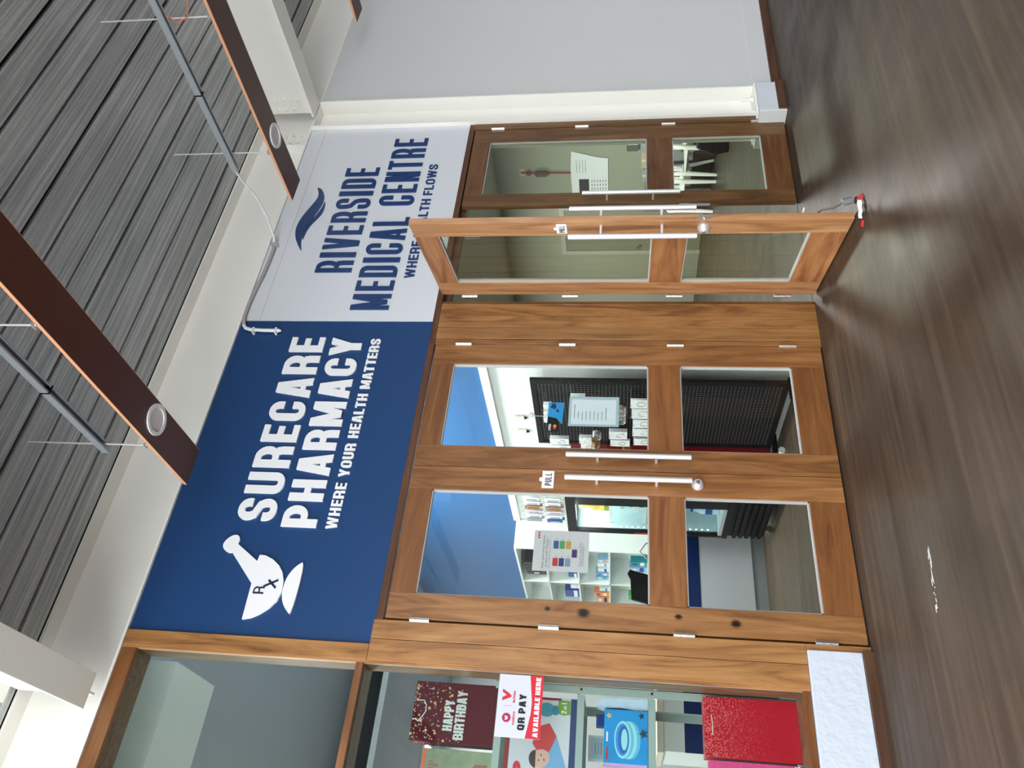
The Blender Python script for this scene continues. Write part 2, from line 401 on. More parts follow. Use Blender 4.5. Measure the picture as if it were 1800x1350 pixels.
def floor_material(name, cols, rough=.33, bump=.1):
    M = bpy.data.materials.new(name); M.use_nodes = True
    t = M.node_tree; L = t.links; N = t.nodes; b = N['Principled BSDF']
    tc = N.new('ShaderNodeTexCoord')
    br = N.new('ShaderNodeTexBrick'); br.offset = .37; br.inputs['Scale'].default_value = 1.0
    br.inputs['Brick Width'].default_value = 1.25; br.inputs['Row Height'].default_value = .098
    br.inputs['Mortar Size'].default_value = 0.0008; br.inputs['Bias'].default_value = 0
    br.inputs['Color1'].default_value = (0, 0, 0, 1); br.inputs['Color2'].default_value = (1, 1, 1, 1); br.inputs['Mortar'].default_value = (.35, .35, .35, 1)
    L.new(tc.outputs['Object'], br.inputs['Vector'])
    mp = N.new('ShaderNodeMapping'); mp.inputs['Scale'].default_value = (.55, 13, 1)
    n1 = N.new('ShaderNodeTexNoise'); n1.inputs['Scale'].default_value = 1.6; n1.inputs['Detail'].default_value = 7; n1.inputs['Roughness'].default_value = .62
    L.new(tc.outputs['Object'], mp.inputs[0]); L.new(mp.outputs[0], n1.inputs['Vector'])
    mp2 = N.new('ShaderNodeMapping'); mp2.inputs['Scale'].default_value = (3, 160, 1)
    n2 = N.new('ShaderNodeTexNoise'); n2.inputs['Scale'].default_value = 1.2; n2.inputs['Detail'].default_value = 3
    L.new(tc.outputs['Object'], mp2.inputs[0]); L.new(mp2.outputs[0], n2.inputs['Vector'])
    a = N.new('ShaderNodeMath'); a.operation = 'MULTIPLY_ADD'; a.inputs[1].default_value = .10
    L.new(br.outputs['Color'], a.inputs[0]); 
    s1 = N.new('ShaderNodeMath'); s1.operation = 'MULTIPLY_ADD'; s1.inputs[1].default_value = .85; s1.inputs[2].default_value = .02
    L.new(n1.outputs['Fac'], s1.inputs[0]); L.new(s1.outputs[0], a.inputs[2])
    s2 = N.new('ShaderNodeMath'); s2.operation = 'MULTIPLY_ADD'; s2.inputs[1].default_value = .22
    L.new(n2.outputs['Fac'], s2.inputs[0]); L.new(a.outputs[0], s2.inputs[2])
    cr = N.new('ShaderNodeValToRGB'); e = cr.color_ramp.elements
    e[0].position = .32; e[0].color = (*lin(cols[0]), 1); e[1].position = .88; e[1].color = (*lin(cols[2]), 1); x = e.new(.6); x.color = (*lin(cols[1]), 1)
    L.new(s2.outputs[0], cr.inputs[0]); L.new(cr.outputs[0], b.inputs['Base Color'])
    b.inputs['Specular IOR Level'].default_value = .26
    n3 = N.new('ShaderNodeTexNoise'); n3.inputs['Scale'].default_value = 2.5; n3.inputs['Detail'].default_value = 5
    L.new(tc.outputs['Object'], n3.inputs['Vector'])
    r3 = N.new('ShaderNodeMapRange'); r3.inputs[1].default_value = .3; r3.inputs[2].default_value = .7; r3.inputs[3].default_value = rough-.05; r3.inputs[4].default_value = rough+.14
    L.new(n3.outputs['Fac'], r3.inputs[0]); L.new(r3.outputs[0], b.inputs['Roughness'])
    bp = N.new('ShaderNodeBump'); bp.inputs['Strength'].default_value = bump; bp.inputs['Distance'].default_value = .002
    L.new(n2.outputs['Fac'], bp.inputs['Height']); L.new(bp.outputs[0], b.inputs['Normal'])
    return M
M_floor = floor_material('dark_vinyl_planks', ((46, 36, 28), (68, 54, 43), (90, 74, 60)), .44)
M_floor2 = floor_material('grey_brown_vinyl_planks', ((56, 48, 38), (78, 67, 55), (98, 86, 71)), .45)
M_floor3 = floor_material('olive_vinyl_planks', ((44, 41, 33), (58, 54, 44), (72, 67, 56)), .4)

def decking():
    M = bpy.data.materials.new('embossed_grey_decking'); M.use_nodes = True
    t = M.node_tree; L = t.links; N = t.nodes; b = N['Principled BSDF']
    tc = N.new('ShaderNodeTexCoord')
    def nz(sc, s, d, dist=0):
        mp = N.new('ShaderNodeMapping'); mp.inputs['Scale'].default_value = sc
        q = N.new('ShaderNodeTexNoise'); q.inputs['Scale'].default_value = s; q.inputs['Detail'].default_value = d; q.inputs['Distortion'].default_value = dist
        L.new(tc.outputs['Object'], mp.inputs[0]); L.new(mp.outputs[0], q.inputs['Vector']); return q
    g = nz((.9, 62, 1), 1.5, 5, .35); c = nz((26, 12, 1), 2.6, 5, 2.2); big = nz((.8, 1.2, 1), 1.5, 3)
    a = N.new('ShaderNodeMath'); a.operation = 'MULTIPLY_ADD'; a.inputs[1].default_value = .66
    s1 = N.new('ShaderNodeMath'); s1.operation = 'MULTIPLY'; s1.inputs[1].default_value = .16
    L.new(c.outputs['Fac'], s1.inputs[0]); L.new(g.outputs['Fac'], a.inputs[0]); L.new(s1.outputs[0], a.inputs[2])
    a2 = N.new('ShaderNodeMath'); a2.operation = 'MULTIPLY_ADD'; a2.inputs[1].default_value = .22
    L.new(big.outputs['Fac'], a2.inputs[0]); L.new(a.outputs[0], a2.inputs[2])
    cr = N.new('ShaderNodeValToRGB'); e = cr.color_ramp.elements
    e[0].position = .34; e[0].color = (*lin((130, 134, 135)), 1); e[1].position = .76; e[1].color = (*lin((232, 235, 232)), 1); x = e.new(.54); x.color = (*lin((178, 182, 181)), 1)
    L.new(a2.outputs[0], cr.inputs[0]); L.new(cr.outputs[0], b.inputs['Base Color'])
    b.inputs['Roughness'].default_value = .45
    bp = N.new('ShaderNodeBump'); bp.inputs['Strength'].default_value = .3; bp.inputs['Distance'].default_value = .003
    L.new(a.outputs[0], bp.inputs['Height']); L.new(bp.outputs[0], b.inputs['Normal'])
    return M
M_deck = decking()

def struct(o, label=None, cat=None): return tag(o, label, cat, kind='structure')

# ------------------------------------------------------------------ floors, ceilings, walls
ZC = 4.28
struct(B('floor', M_floor, -6, 14, -9, .03, -.05, 0), 'dark brown plank floor outside the two shop doors', 'floor')
struct(B('floor', M_floor2, -2.4, 3.40, .03, 8, -.05, .002), 'grey brown plank floor inside the pharmacy', 'floor')
struct(B('floor', M_floor3, 3.40, 9.6, .03, 9, -.05, .002), 'olive brown plank floor inside the medical centre', 'floor')
cb = MB()
gaps = [0.0, -.17, -.37, -.57, -.765, -.965, -1.17, -1.37, -1.57, -1.77, -1.96]
while gaps[-1] > -7.2: gaps.append(gaps[-1]-.2)
for i in range(len(gaps)-1):
    g = .006 if i % 3 == 2 else .016
    cb.box(-.6, 12.5, gaps[i+1]+g, gaps[i]-g, ZC, ZC+.025)
struct(cb.build('ceiling', M_deck), 'grey embossed plank ceiling over the walkway', 'ceiling')
struct(B('ceiling', M_dark, -.6, 12.5, gaps[-1], .2, ZC+.026, ZC+.05), 'dark backing above the grey ceiling planks', 'ceiling')

# right wall and its skirting
struct(B('wall_right', M_wall, 5.722, 12.5, .0, .12, .06, 3.802), 'plain pale grey wall right of the steel column', 'wall')
struct(B('baseboard_right', Wbase, 5.66, 12.5, -.018, .1, 0, .058), 'dark brown skirting under the pale grey wall', 'skirting')
struct(B('trim_2', M_wall, 5.72, 12.5, -.004, .02, .06, .205), 'flat pale strip along the foot of the pale grey wall', 'trim')
# low plastered wall under the window
struct(B('wall_low', M_plas, -2.2, 1.268, -.012, .16, .047, .298, bevel=.004), 'low rough white plastered wall under the shop window', 'wall')
struct(B('baseboard_low', Wbase, -2.2, 1.270, -.028, .1, 0, .046), 'brown timber skirting under the low plastered wall', 'skirting')
struct(B('wall_light_block', mat('light_block_grey', (120, 122, 122), .8), -4.5, 14, -9.2, -9.0, 0, 1.5), 'unseen low wall added behind the camera to darken the glass reflections', 'wall')  # unseen wall added to cut low skylight and darken the glass reflections
struct(B('wall_left', M_wall, -2.4, -1.16, .0, .16, .30, 3.80), 'pale wall at the far left end of the shop window', 'wall')

# ------------------------------------------------------------------ steel beams and column
def bolt_row(parent, pts, axis, mt=M_steel):
    for p in pts:
        mb = MB(); p = Vector(p); a = Vector(axis)
        mb.tube([p, p+a*.004], .021, 14); mb.tube([p+a*.004, p+a*.018], .016, 6); mb.tube([p+a*.018, p+a*.032], .009, 8)
        mb.build('bolt', mt, parent)
bx = thing('steel_beam', (5, .1, 3.81), 'long white steel beam running along the top of both signs', 'beam')
MB().box(-2.4, 12.5, 0, .2, 3.803, 3.819).build('lower_flange', M_steel, bx, bevel=.002)
MB().box(-2.4, 12.5, .095, .105, 3.819, 4.262).build('web', M_steel, bx)
MB().box(-2.4, 12.5, -.004, .2, 4.262, 4.279).build('upper_flange', M_steel, bx)
bolt_row(bx, [(5.40, .095, z) for z in (3.93, 4.0, 4.07, 4.14)]+[(5.30, .095, z) for z in (3.93, 4.0, 4.07, 4.14)], (0, -1, 0))
MB().box(5.205, 5.215, .02, .095, 3.82, 4.14).build('stiffener', M_steel, bx)
by = thing('steel_beam', (5.6, -3, 3.81), 'white steel beam running out over the walkway from the corner column', 'beam')
MB().box(5.50, 5.70, -7.2, -.03, 3.803, 3.819).build('lower_flange', M_steel, by, bevel=.002)
MB().box(5.594, 5.606, -7.2, -.005, 3.819, 4.262).build('web', M_steel, by)
MB().box(5.50, 5.70, -7.2, -.03, 4.262, 4.279).build('upper_flange', M_steel, by)
bolt_row(by, [(5.594, yy, z) for yy in (-.14, -.045) for z in (3.93, 4.0, 4.065, 4.13, 4.20)], (-1, 0, 0))
bl = thing('steel_beam', (.82, -3, 3.81), 'white steel beam above the shop window, its end stopping short of the frame', 'beam')
MB().box(.738, .912, -7.2, -.088, 3.82, 3.836).build('lower_flange', M_steel, bl, bevel=.002)
MB().box(.819, .831, -7.2, -.02, 3.836, 4.262).build('web', M_steel, bl)
MB().box(.738, .912, -7.2, -.088, 4.262, 4.279).build('upper_flange', M_steel, bl)
colm = thing('steel_column', (5.545, .1, 0), 'white steel column standing between the medical centre door and the pale wall', 'column')
MB().box(5.375, 5.389, -.03, .24, .203, 3.802).build('flange', M_steel, colm)
MB().box(5.702, 5.716, -.03, .24, .203, 3.802).build('flange', M_steel, colm)
MB().box(5.389, 5.702, .094, .106, .203, 3.802).build('web', M_steel, colm)
MB().box(5.33, 5.715, -.06, .24, .200, .212).build('base_plate', M_steel, colm)
for bxx, byy in ((5.60, .02), (5.44, .02)):
    mb = MB(); mb.tube([(bxx, byy, .212), (bxx, byy, .236)], .020, 6); mb.tube([(bxx, byy, .236), (bxx, byy, .30)], .010, 10)
    mb.build('anchor_bolt', M_steel, colm)
pl = thing('column_plinth', (5.48, .07, 0), 'low boxed white plinth with brown skirting around the column foot', 'plinth')
MB().box(5.318, 5.655, -.098, .25, .06, .199).build('block', mat('plinth_paint', (206, 212, 222), .6), pl)
MB().box(5.318, 5.665, -.110, .05, .0, .06).build('skirting', Wbase, pl)
MB().box(5.292, 5.318, -.098, .25, .0, .199).build('side_panel', M_white, pl)

# ------------------------------------------------------------------ timber frame around the doors
frp = thing('window_post', (1.2, .05, 0), 'tall timber post of two planks between the shop window and the pharmacy door', 'post')
B('plank', Wpost, 1.090, 1.199, .0, .10, .300, 2.459, frp, .002)
B('plank', Wpost, 1.2015, 1.300, .0, .10, .300, 2.459, frp, .002)
B('plank', Wpost, 1.269, 1.300, .0, .10, 0, .299, frp, .001)
B('plank', Wpost, 1.090, 1.172, .0, .10, 2.4605, 3.80, frp, .002)
B('gap_shade_board', Wd, 1.300, 1.330, .047, .10, 0, 2.40, frp)  # dark board added behind the door gap to stand for its shadow line
hd = thing('door_head', (3.3, .05, 2.41), 'dark timber head rail running above both pairs of doors', 'door frame')
B('board', Wd, 1.301, 3.12, .0, .09, 2.4115, 2.452, hd, .002)
B('board', Wd, 3.12, 5.37, .0, .12, 2.4115, 2.452, hd, .002)
B('stop', Wd, 3.47, 5.34, .055, .12, 2.375, 2.4115, hd)
cp = thing('centre_post', (3.3, .05, 0), 'wide timber post of three planks between the pharmacy and medical centre doors', 'post')
B('jamb', Wv, 3.1225, 3.162, .006, .12, 0, 2.411, cp, .002)
B('plank', Wpost, 3.1655, 3.258, .0, .12, 0, 2.411, cp, .002)
B('plank', Wpost, 3.2605, 3.358, .0, .12, 0, 2.411, cp, .002)
B('plank', Wpost, 3.3605, 3.462, .0, .12, 0, 2.411, cp, .002)
B('jamb', Wv, 3.464, 3.492, .012, .12, 0, 2.411, cp, .002)
rj = thing('door_jamb', (5.34, .05, 0), 'timber door jamb against the white steel column', 'door frame')
B('board', Wr, 5.307, 5.371, -.004, .10, 0, 2.411, rj, .002)

# ------------------------------------------------------------------ doors
def leaf(root, x0, x1, gx0, gx1, mv1, mv2, mh, mg, local=False, zt=2.403, y0=.004, y1=.042, bead=M_bead):
    kw = dict(parent=root, bevel=.0015, local=local)
    B('stile', mv1, x0, gx0, y0, y1, .008, zt, **kw)
    B('stile', mv2, gx1, x1, y0, y1, .008, zt, **kw)
    for z0, z1 in ((.008, .194), (.852, 1.042), (2.266, zt)): B('rail', mh, gx0+.0005, gx1-.0005, y0+.0007, y1-.0007, z0, z1, **kw)
    for z0, z1 in ((.194, .852), (1.042, 2.266)):
        ym = (y0+y1)/2
        B('glass_pane', mg, gx0, gx1, ym-.003, ym+.003, z0, z1, root, 0, local)
        mb = MB(); w = .007; ya, yb = ym-.012, ym+.012
        mb.box(gx0, gx0+w, ya, yb, z0, z1).box(gx1-w, gx1, ya, yb, z0, z1).box(gx0, gx1, ya, yb, z0, z0+w).box(gx0, gx1, ya, yb, z1-w, z1)
        mb.build('glazing_bead', bead, root, 0, local)
def pull_bar(root, x, yface, z0, z1, p0, p1, side=-1, local=False, rad=.0155, off=.068):
    h = MB(); yy = yface+side*off; h.tube([(x, yy, z0), (x, yy, z1)], rad, 20)
    o = h.build('pull_handle', M_alu, root, 0, local)
    for z in (p0, p1):
        mb = MB(); mb.tube([(x-.0, yface, z), (x, yy, z)], .009, 14)
        s = mb.build('standoff', M_alu, o, 0, True)
def lock(root, x, yface, z, side=-1, local=False):
    mb = MB()
    mb.tube([(x, yface, z), (x, yface+side*.006, z), (x, yface+side*.032, z), (x, yface+side*.034, z)], [.034, .034, .022, .019], 28)
    o = mb.build('door_lock', M_alu, root, 0, local)
    mb = MB(); mb.tube([(x, yface+side*.034, z), (x, yface+side*.037, z)], .012, 20); mb.build('key_cylinder', M_steelg, o, 0, True)
    mb = MB(); mb.box(x-.006, x+.006, yface+side*.0372, yface+side*.038, z-.0012, z+.0012); mb.build('keyhole', M_dark, o, 0, True)
def hinges(root, x, y, local=False, zs=(.20, .875, 1.548, 2.218)):
    for z in zs:
        mb = MB(); L = .104
        for k in range(3): mb.tube([(x, y, z-L/2+k*L/3+.001), (x, y, z-L/2+(k+1)*L/3-.001)], .0082, 12)
        mb.box(x-.012, x+.012, y+.002, y+.012, z-L/2, z+L/2)
        mb.build('hinge', M_steelg, root, 0, local)
def pull_sign(root, x0, x1, z0, z1, y, local=False):
    mb = MB(); mb.box(x0, x1, y-.004, y, z0, z1); xm = (x0+x1)/2
    mb.prism([(xm-.013, z1), (xm+.013, z1), (xm+.009, z1+.016), (xm-.009, z1+.016)], y-.004, y)
    o = mb.build('pull_plate', M_letw, root, 0, local)
    hgt = (z1-z0)*.55; zz = z0+(z1-z0)*.2; pad = (x1-x0)*.13
    H = hgt; t = .0048; xx = x0+pad; ww = (x1-x0-2*pad-.018)/4
    mb = MB()
    for c in 'PULL':
        for j, p in enumerate(glyph(c, ww, H, t)): mb.prism([(xx+a, zz+b) for a, b in p], y-.0052-j*1e-5, y-.004)
        xx += ww+.006
    mb.build('lettering', M_ink, o, 0, True)

d1 = thing('door_1', (1.304, 0, 0), 'left leaf of the closed pharmacy doors, with lock, pull plate and bank poster', 'door', kind='structure')
leaf(d1, 1.3125, 2.2185, 1.450, 2.070, Wk, Wv, Wh, M_glass)
B('seam_shade_strip', Wd, 2.200, 2.218, .0425, .052, .01, 2.40, d1); pull_bar(d1, 2.137, .004, .812, 1.508, 1.33, 1.00); lock(d1, 2.148, .004, .776); hinges(d1, 1.3065, -.004); pull_sign(d1, 2.098, 2.206, 1.573, 1.640, .004)  # dark strip added behind the leaf seam so it reads as a shadow line
d2_ = thing('door_2', (3.12, 0, 0), 'right leaf of the closed pharmacy doors, with open sign and notice behind glass', 'door', kind='structure')
leaf(d2_, 2.2225, 3.1185, 2.360, 2.966, Wv, Wv, Wh, M_glass)
pull_bar(d2_, 2.283, .004, .812, 1.508, 1.33, 1.00); hinges(d2_, 3.1205, -.004)
d4 = thing('door_4', (5.305, 0, 0), 'closed right leaf of the medical centre doors beside the column', 'door', kind='structure')
leaf(d4, 4.418, 5.303, 4.544, 5.150, Wr, Wr, Wrh, M_glassg)
pull_bar(d4, 4.462, .004, .812, 1.508, 1.33, 1.00); hinges(d4, 5.306, -.006)
mb = MB(); mb.box(4.4165, 4.4185, .010, .036, .745, .815); sp = mb.build('strike_plate', M_steelg, d4)
mb = MB(); mb.box(4.4155, 4.417, .016, .030, .765, .795); mb.build('strike_hole', M_dark, sp)
# open leaf, built closed in its own frame and swung out
ANG = math.atan2(-.893, -.258)
d3 = thing('door_3', (3.500, -.030, 0), 'medical centre door leaf standing wide open across the walkway', 'door', rz=ANG, kind='structure')
leaf(d3, .030, .944, .196, .800, Wo, Wo, Woh, M_glassg, local=True, y0=0.0, y1=.038)
pull_bar(d3, .905, 0, .812, 1.503, 1.325, .995, local=True)
pull_bar(d3, .905, .038, .812, 1.503, 1.325, .995, side=1, local=True)
lock(d3, .878, 0, .772, local=True); pull_sign(d3, .830, .925, 1.515, 1.572, 0, local=True)
hinges(d3, .008, -.004, local=True)
mb = MB(); mb.box(.944, .9455, .006, .032, .735, .81); lp = mb.build('latch_plate', M_steelg, d3, 0, True)
mb = MB(); mb.tube([(.9455, .019, .772), (.953, .019, .772)], .009, 12); mb.build('latch', M_steelg, lp, 0, True)
mb = MB(); mb.tube([(.93, .06, .17), (.93, .075, .10), (.93, .105, .055)], .005, 8); mb.tube([(.93, .038, .20), (.93, .06, .17)], .006, 8)
ds = mb.build('door_holder', M_steelg, d3, 0, True)
mb = MB(); mb.tube([(.93, .105, .06), (.93, .118, .012)], .019, 16); mb.build('rubber_foot', mat('grey_rubber', (110, 116, 120), .6), ds, 0, True)
mb = MB(); mb.tube([(.93, .045, .262), (.93, .075, .255)], .005, 8); mb.build('holder_peg', M_white, d3, 0, True)
# gap between the leaf and post: drop bolt lever on the fixed leaf edge
mb = MB(); mb.box(4.409, 4.416, .012, .030, .60, .80); mb.build('flush_bolt', M_galv, d4)

# ------------------------------------------------------------------ signs
sb = thing('pharmacy_sign', (2.2, .03, 2.45), 'blue signboard with raised white pharmacy lettering and mortar emblem', 'sign')
B('board', M_blue, 1.177, 3.315, .014, .04, 2.456, 3.800, sb)
YF = 0.0; DP = .013
lettering('SURECARE', 1.830, 3.167, 3.159, 3.392, YF, DP, M_letw, sb, .050, gap=.26)
lettering('PHARMACY', 1.800, 3.165, 2.900, 3.110, YF, DP, M_letw, sb, .049, gap=.24)
lettering('WHERE YOUR HEALTH MATTERS', 1.800, 3.160, 2.778, 2.845, YF+.003, DP-.003, M_letw, sb, .0145, gap=.26, space=.95)
mb = MB(); mb.prism([(1.259,3.179),(1.456,3.183),(1.634,3.353),(1.682,3.330),(1.585,3.187),(1.622,3.182),(1.620,3.148),(1.599,3.098),(1.566,3.054),(1.526,3.023),(1.479,3.005),(1.424,2.999),(1.369,3.012),(1.325,3.047),(1.292,3.089),(1.269,3.133)], YF, YF+DP)
mb.build('mortar_emblem', M_letw, sb)
mb = MB(); mb.prism(rounded([(1.625,3.352),(1.632,3.385),(1.650,3.408),(1.675,3.418),(1.705,3.405),(1.728,3.380),(1.736,3.355),(1.728,3.335),(1.705,3.324),(1.684,3.328),(1.660,3.336)]), YF-.0005, YF+DP)
mb.build('pestle_head', M_letw, sb)
mb = MB(); mb.prism(rounded([(1.599,2.910),(1.575,2.947),(1.537,2.976),(1.492,2.994),(1.441,2.9985),(1.399,2.994),(1.354,2.977),(1.319,2.948),(1.289,2.914)]), YF, YF+DP)
mb.build('mortar_foot', M_letw, sb)
mb = MB()
for j, p in enumerate(glyph('R', .040, .060, .009)): mb.prism([(1.400+a, 3.100+b) for a, b in p], YF-.0025-j*1e-5, YF-.0002)
mb.prism([(1.437, 3.106), (1.447, 3.112), (1.487, 3.036), (1.476, 3.033)], YF-.0026, YF-.0002)
mb.prism([(1.474, 3.092), (1.484, 3.086), (1.442, 3.036), (1.431, 3.041)], YF-.0025, YF-.0002)
mb.build('prescription_mark', mat('dark_navy_letter', (14, 30, 62), .4), sb)
sw = thing('medical_centre_sign', (4.3, .03, 2.45), 'white signboard with raised navy medical centre lettering and wave emblem', 'sign')
B('board', M_wht, 3.318, 5.372, .010, .04, 2.456, 3.800, sw)
lettering('RIVERSIDE', 3.760, 4.876, 3.115, 3.385, YF, DP, M_letb, sw, .037, gap=.36)
lettering('MEDICAL CENTRE', 3.413, 5.222, 2.778, 3.050, YF, DP, M_letb, sw, .037, gap=.36, space=1.3)
lettering('WHERE HEALTH FLOWS', 3.705, 4.900, 2.648, 2.720, YF+.003, DP-.003, M_letb, sw, .0145, gap=.28, space=.85)
mb = MB(); mb.prism(rounded([(4.662,3.584),(4.638,3.541),(4.579,3.507),(4.51,3.492),(4.438,3.502),(4.355,3.526),(4.268,3.552),(4.183,3.57),(4.098,3.571),(4.025,3.555),(3.963,3.534),(4.036,3.583),(4.109,3.62),(4.195,3.64),(4.27,3.636),(4.357,3.614),(4.445,3.58),(4.523,3.55),(4.58,3.548)]), YF, YF+DP)
mb.build('wave_emblem', M_letb, sw)
mb = MB(); mb.prism(rounded([(4.51,3.483),(4.442,3.468),(4.365,3.472),(4.3,3.504),(4.236,3.536),(4.172,3.552),(4.077,3.559),(4.13,3.567),(4.193,3.563),(4.279,3.543),(4.36,3.509),(4.432,3.486)]), YF, YF+DP)
mb.build('wave_emblem', M_letb, sw)
B('seam', M_inkb, 3.33, 5.37, .0092, .0101, 3.6735, 3.675, sw)

# ------------------------------------------------------------------ hanging boards with downlights, struts, rods
def downlight(parent, x, y, z):
    mb = MB(); mb.tube([(x, y, z-.008), (x, y, z-.0002)], .084, 40, False); mb.disc((x, y, z-.008), (0, 0, 1), .064, .084, 40)
    mb.tube([(x, y, z-.008), (x, y, z-.0002)], .064, 40, False)
    dl = mb.build('downlight', M_letw, parent)
    mb = MB(); mb.tube([(x, y, z-.0016), (x, y, z-.0003)], .063, 40); mb.build('lens', M_lens, dl)
for i, (x0, lab) in enumerate(((1.905, 'brown hanging lighting board nearest the blue sign'), (4.210, 'brown hanging lighting board in front of the white sign'), (6.510, 'brown hanging lighting board in front of the pale wall'))):
    xc = x0+.112; zb = 3.592 if i == 0 else 3.575
    hb = thing('lighting_board', (xc, -3, zb), lab, 'ceiling board', 'brown hanging lighting boards')
    B('panel', M_board, x0+.0025, x0+.2225, -7.1, -.265, zb, zb+.018, hb)
    B('edge_band', M_edge, x0, x0+.0024, -7.1, -.265, zb, zb+.018, hb)
    B('edge_band', M_edge, x0+.2226, x0+.225, -7.1, -.265, zb, zb+.018, hb)
    for yy in (-.73, -2.95, -5.2): downlight(hb, xc+.02, yy, zb)
    for yy in (-.70, -1.668, -3.4, -5.2):
        mb = MB(); mb.tube([(x0-.004, yy, zb+.012), (x0-.004, yy, ZC)], .0048, 8)
        mb.build('threaded_rod', M_rod, hb)
        mb = MB(); mb.tube([(x0-.004, yy, zb+.018), (x0-.004, yy, zb+.03)], .011, 6); mb.box(x0-.018, x0+.012, yy-.015, yy+.015, zb+.0185, zb+.022); mb.build('nut', M_galv, hb)
def strut(xc, yend, lab):
    st = thing('strut_channel', (xc, -3, 3.83), lab, 'strut', 'galvanised strut channels above the boards')
    def seg(y0, y1, nm='channel'):
        mb = MB(); z = 3.83
        mb.box(xc-.021, xc-.018, y0, y1, z, z+.041).box(xc+.018, xc+.021, y0, y1, z, z+.041).box(xc-.018, xc+.018, y0, y1, z+.038, z+.041)
        mb.box(xc-.018, xc-.011, y0, y1, z, z+.003).box(xc+.011, xc+.018, y0, y1, z, z+.003)
        mb.build(nm, M_galv, st)
    seg(-1.20, yend); seg(-4.2, -1.204); seg(-7.1, -4.204)
    B('joint_clip', M_black, xc-.023, xc+.023, -1.206, -1.198, 3.827, 3.873, st)
strut(1.893, -.655, 'galvanised strut channel above the board beside the blue sign')
strut(4.150, -.600, 'galvanised strut channel above the board beside the white sign')
mb = MB()
pts = [(4.16, -.70, 3.875), (4.16, -.60, 3.868), (4.16, -.50, 3.85), (4.15, -.36, 3.80), (4.11, -.20, 3.765), (4.06, -.06, 3.752), (4.03, -.012, 3.755)]
mb.tube(pts, .0085, 10)
cbl = mb.build('electrical_conduit', M_white)
tag(cbl, 'white flexible conduit from the strut to the signs, ending on the blue board', 'cable')
mb = MB(); mb.tube([(4.03, -.014, 3.755), (3.98, -.010, 3.750), (3.90, -.008, 3.752), (3.74, -.008, 3.758), (3.60, -.008, 3.775), (3.46, -.008, 3.785), (3.34, -.008, 3.785), (3.262, -.008, 3.765)], .0125, 10)
mb.build('grey_conduit', mat('grey_conduit', (170, 168, 164), .5), cbl, 0)
mb = MB(); mb.tube([(3.262, -.008, 3.765), (3.236, -.008, 3.745), (3.224, -.008, 3.71), (3.220, -.008, 3.66), (3.217, -.008, 3.60), (3.216, -.008, 3.50), (3.216, -.004, 3.485)], [.0125, .0125, .0125, .0125, .0125, .0125, .004], 10)
mb.build('conduit_tail', M_white, cbl, 0)
for p in ((4.02, 3.755, 1), (3.218, 3.68, 0), (3.217, 3.52, 0)):
    mb = MB(); x, z, hz = p
    if hz: mb.box(x-.008, x+.008, -.03, .008, z-.028, z+.02)
    else: mb.box(x-.026, x+.016, -.024, .012, z-.006, z+.006)
    mb.build('saddle_clip', M_galv if hz else M_white, cbl, .001)
mb = MB(); mb.tube([(4.155, -1.72, 3.82), (4.17, -1.66, 3.79), (4.19, -1.68, 3.72), (4.235, -1.80, 3.68), (4.25, -1.95, 3.64), (4.26, -2.05, 3.595)], .004, 8)
tag(mb.build('orange_cable', M_or), 'orange cable looping from the strut to the board by the white sign', 'cable')
mb = MB(); mb.tube([(2.03, -1.86, 3.61), (2.035, -1.85, 3.8), (2.03, -1.86, 4.28)], .0045, 8); mb.tube([(2.042, -1.84, 3.61), (2.048, -1.84, 3.8), (2.040, -1.84, 4.28)], .0045, 8)
oc = mb.build('orange_cable', M_or); tag(oc, 'orange cable pair dropping to the board by the blue sign', 'cable')
mb = MB(); mb.tube([(2.02, -1.84, 3.61), (2.025, -1.83, 3.8), (2.02, -1.84, 4.28)], .004, 8); mb.build('white_core', M_white, oc)

# ------------------------------------------------------------------ shop window
wn = thing('window_1', (0, .05, .30), 'tall timber framed shop window left of the pharmacy door', 'window', kind='structure')
def frame_bars(nm, mt, mth, x0, x1, y0, y1, parent, zs=((.302, .335), (2.476, 2.512), (3.715, 3.80)), wv=.016):
    B(nm, mt, x1-wv, x1, y0, y1, .302, 3.80, parent)
    B(nm, mt, x0, x0+wv, y0, y1, .302, 3.80, parent)
    for z0, z1 in zs: B(nm, mth, x0+wv, x1-wv, y0+.001, y1-.001, z0, z1, parent)
Wdk = wood('window_reveal_timber', (82, 60, 37), (115, 89, 61), (135, 107, 77), 2)
frame_bars('frame', Wpost, Wh, -1.16, 1.089, .006, .030, wn, wv=.010)
frame_bars('reveal', Wdk, Wdk, -1.16, 1.089, .0415, .185, wn, zs=((.302, .335), (2.474, 2.512), (3.725, 3.80)), wv=.0045)
B('glazing_bead', M_bead, 1.0785, 1.0845, .0302, .0345, .336, 3.724, wn)
B('glass_pane', M_glassw, -1.149, 1.0835, .035, .041, .336, 2.473, wn)
B('glass_pane', M_glassw, -1.149, 1.0835, .035, .041, 2.513, 3.724, wn)
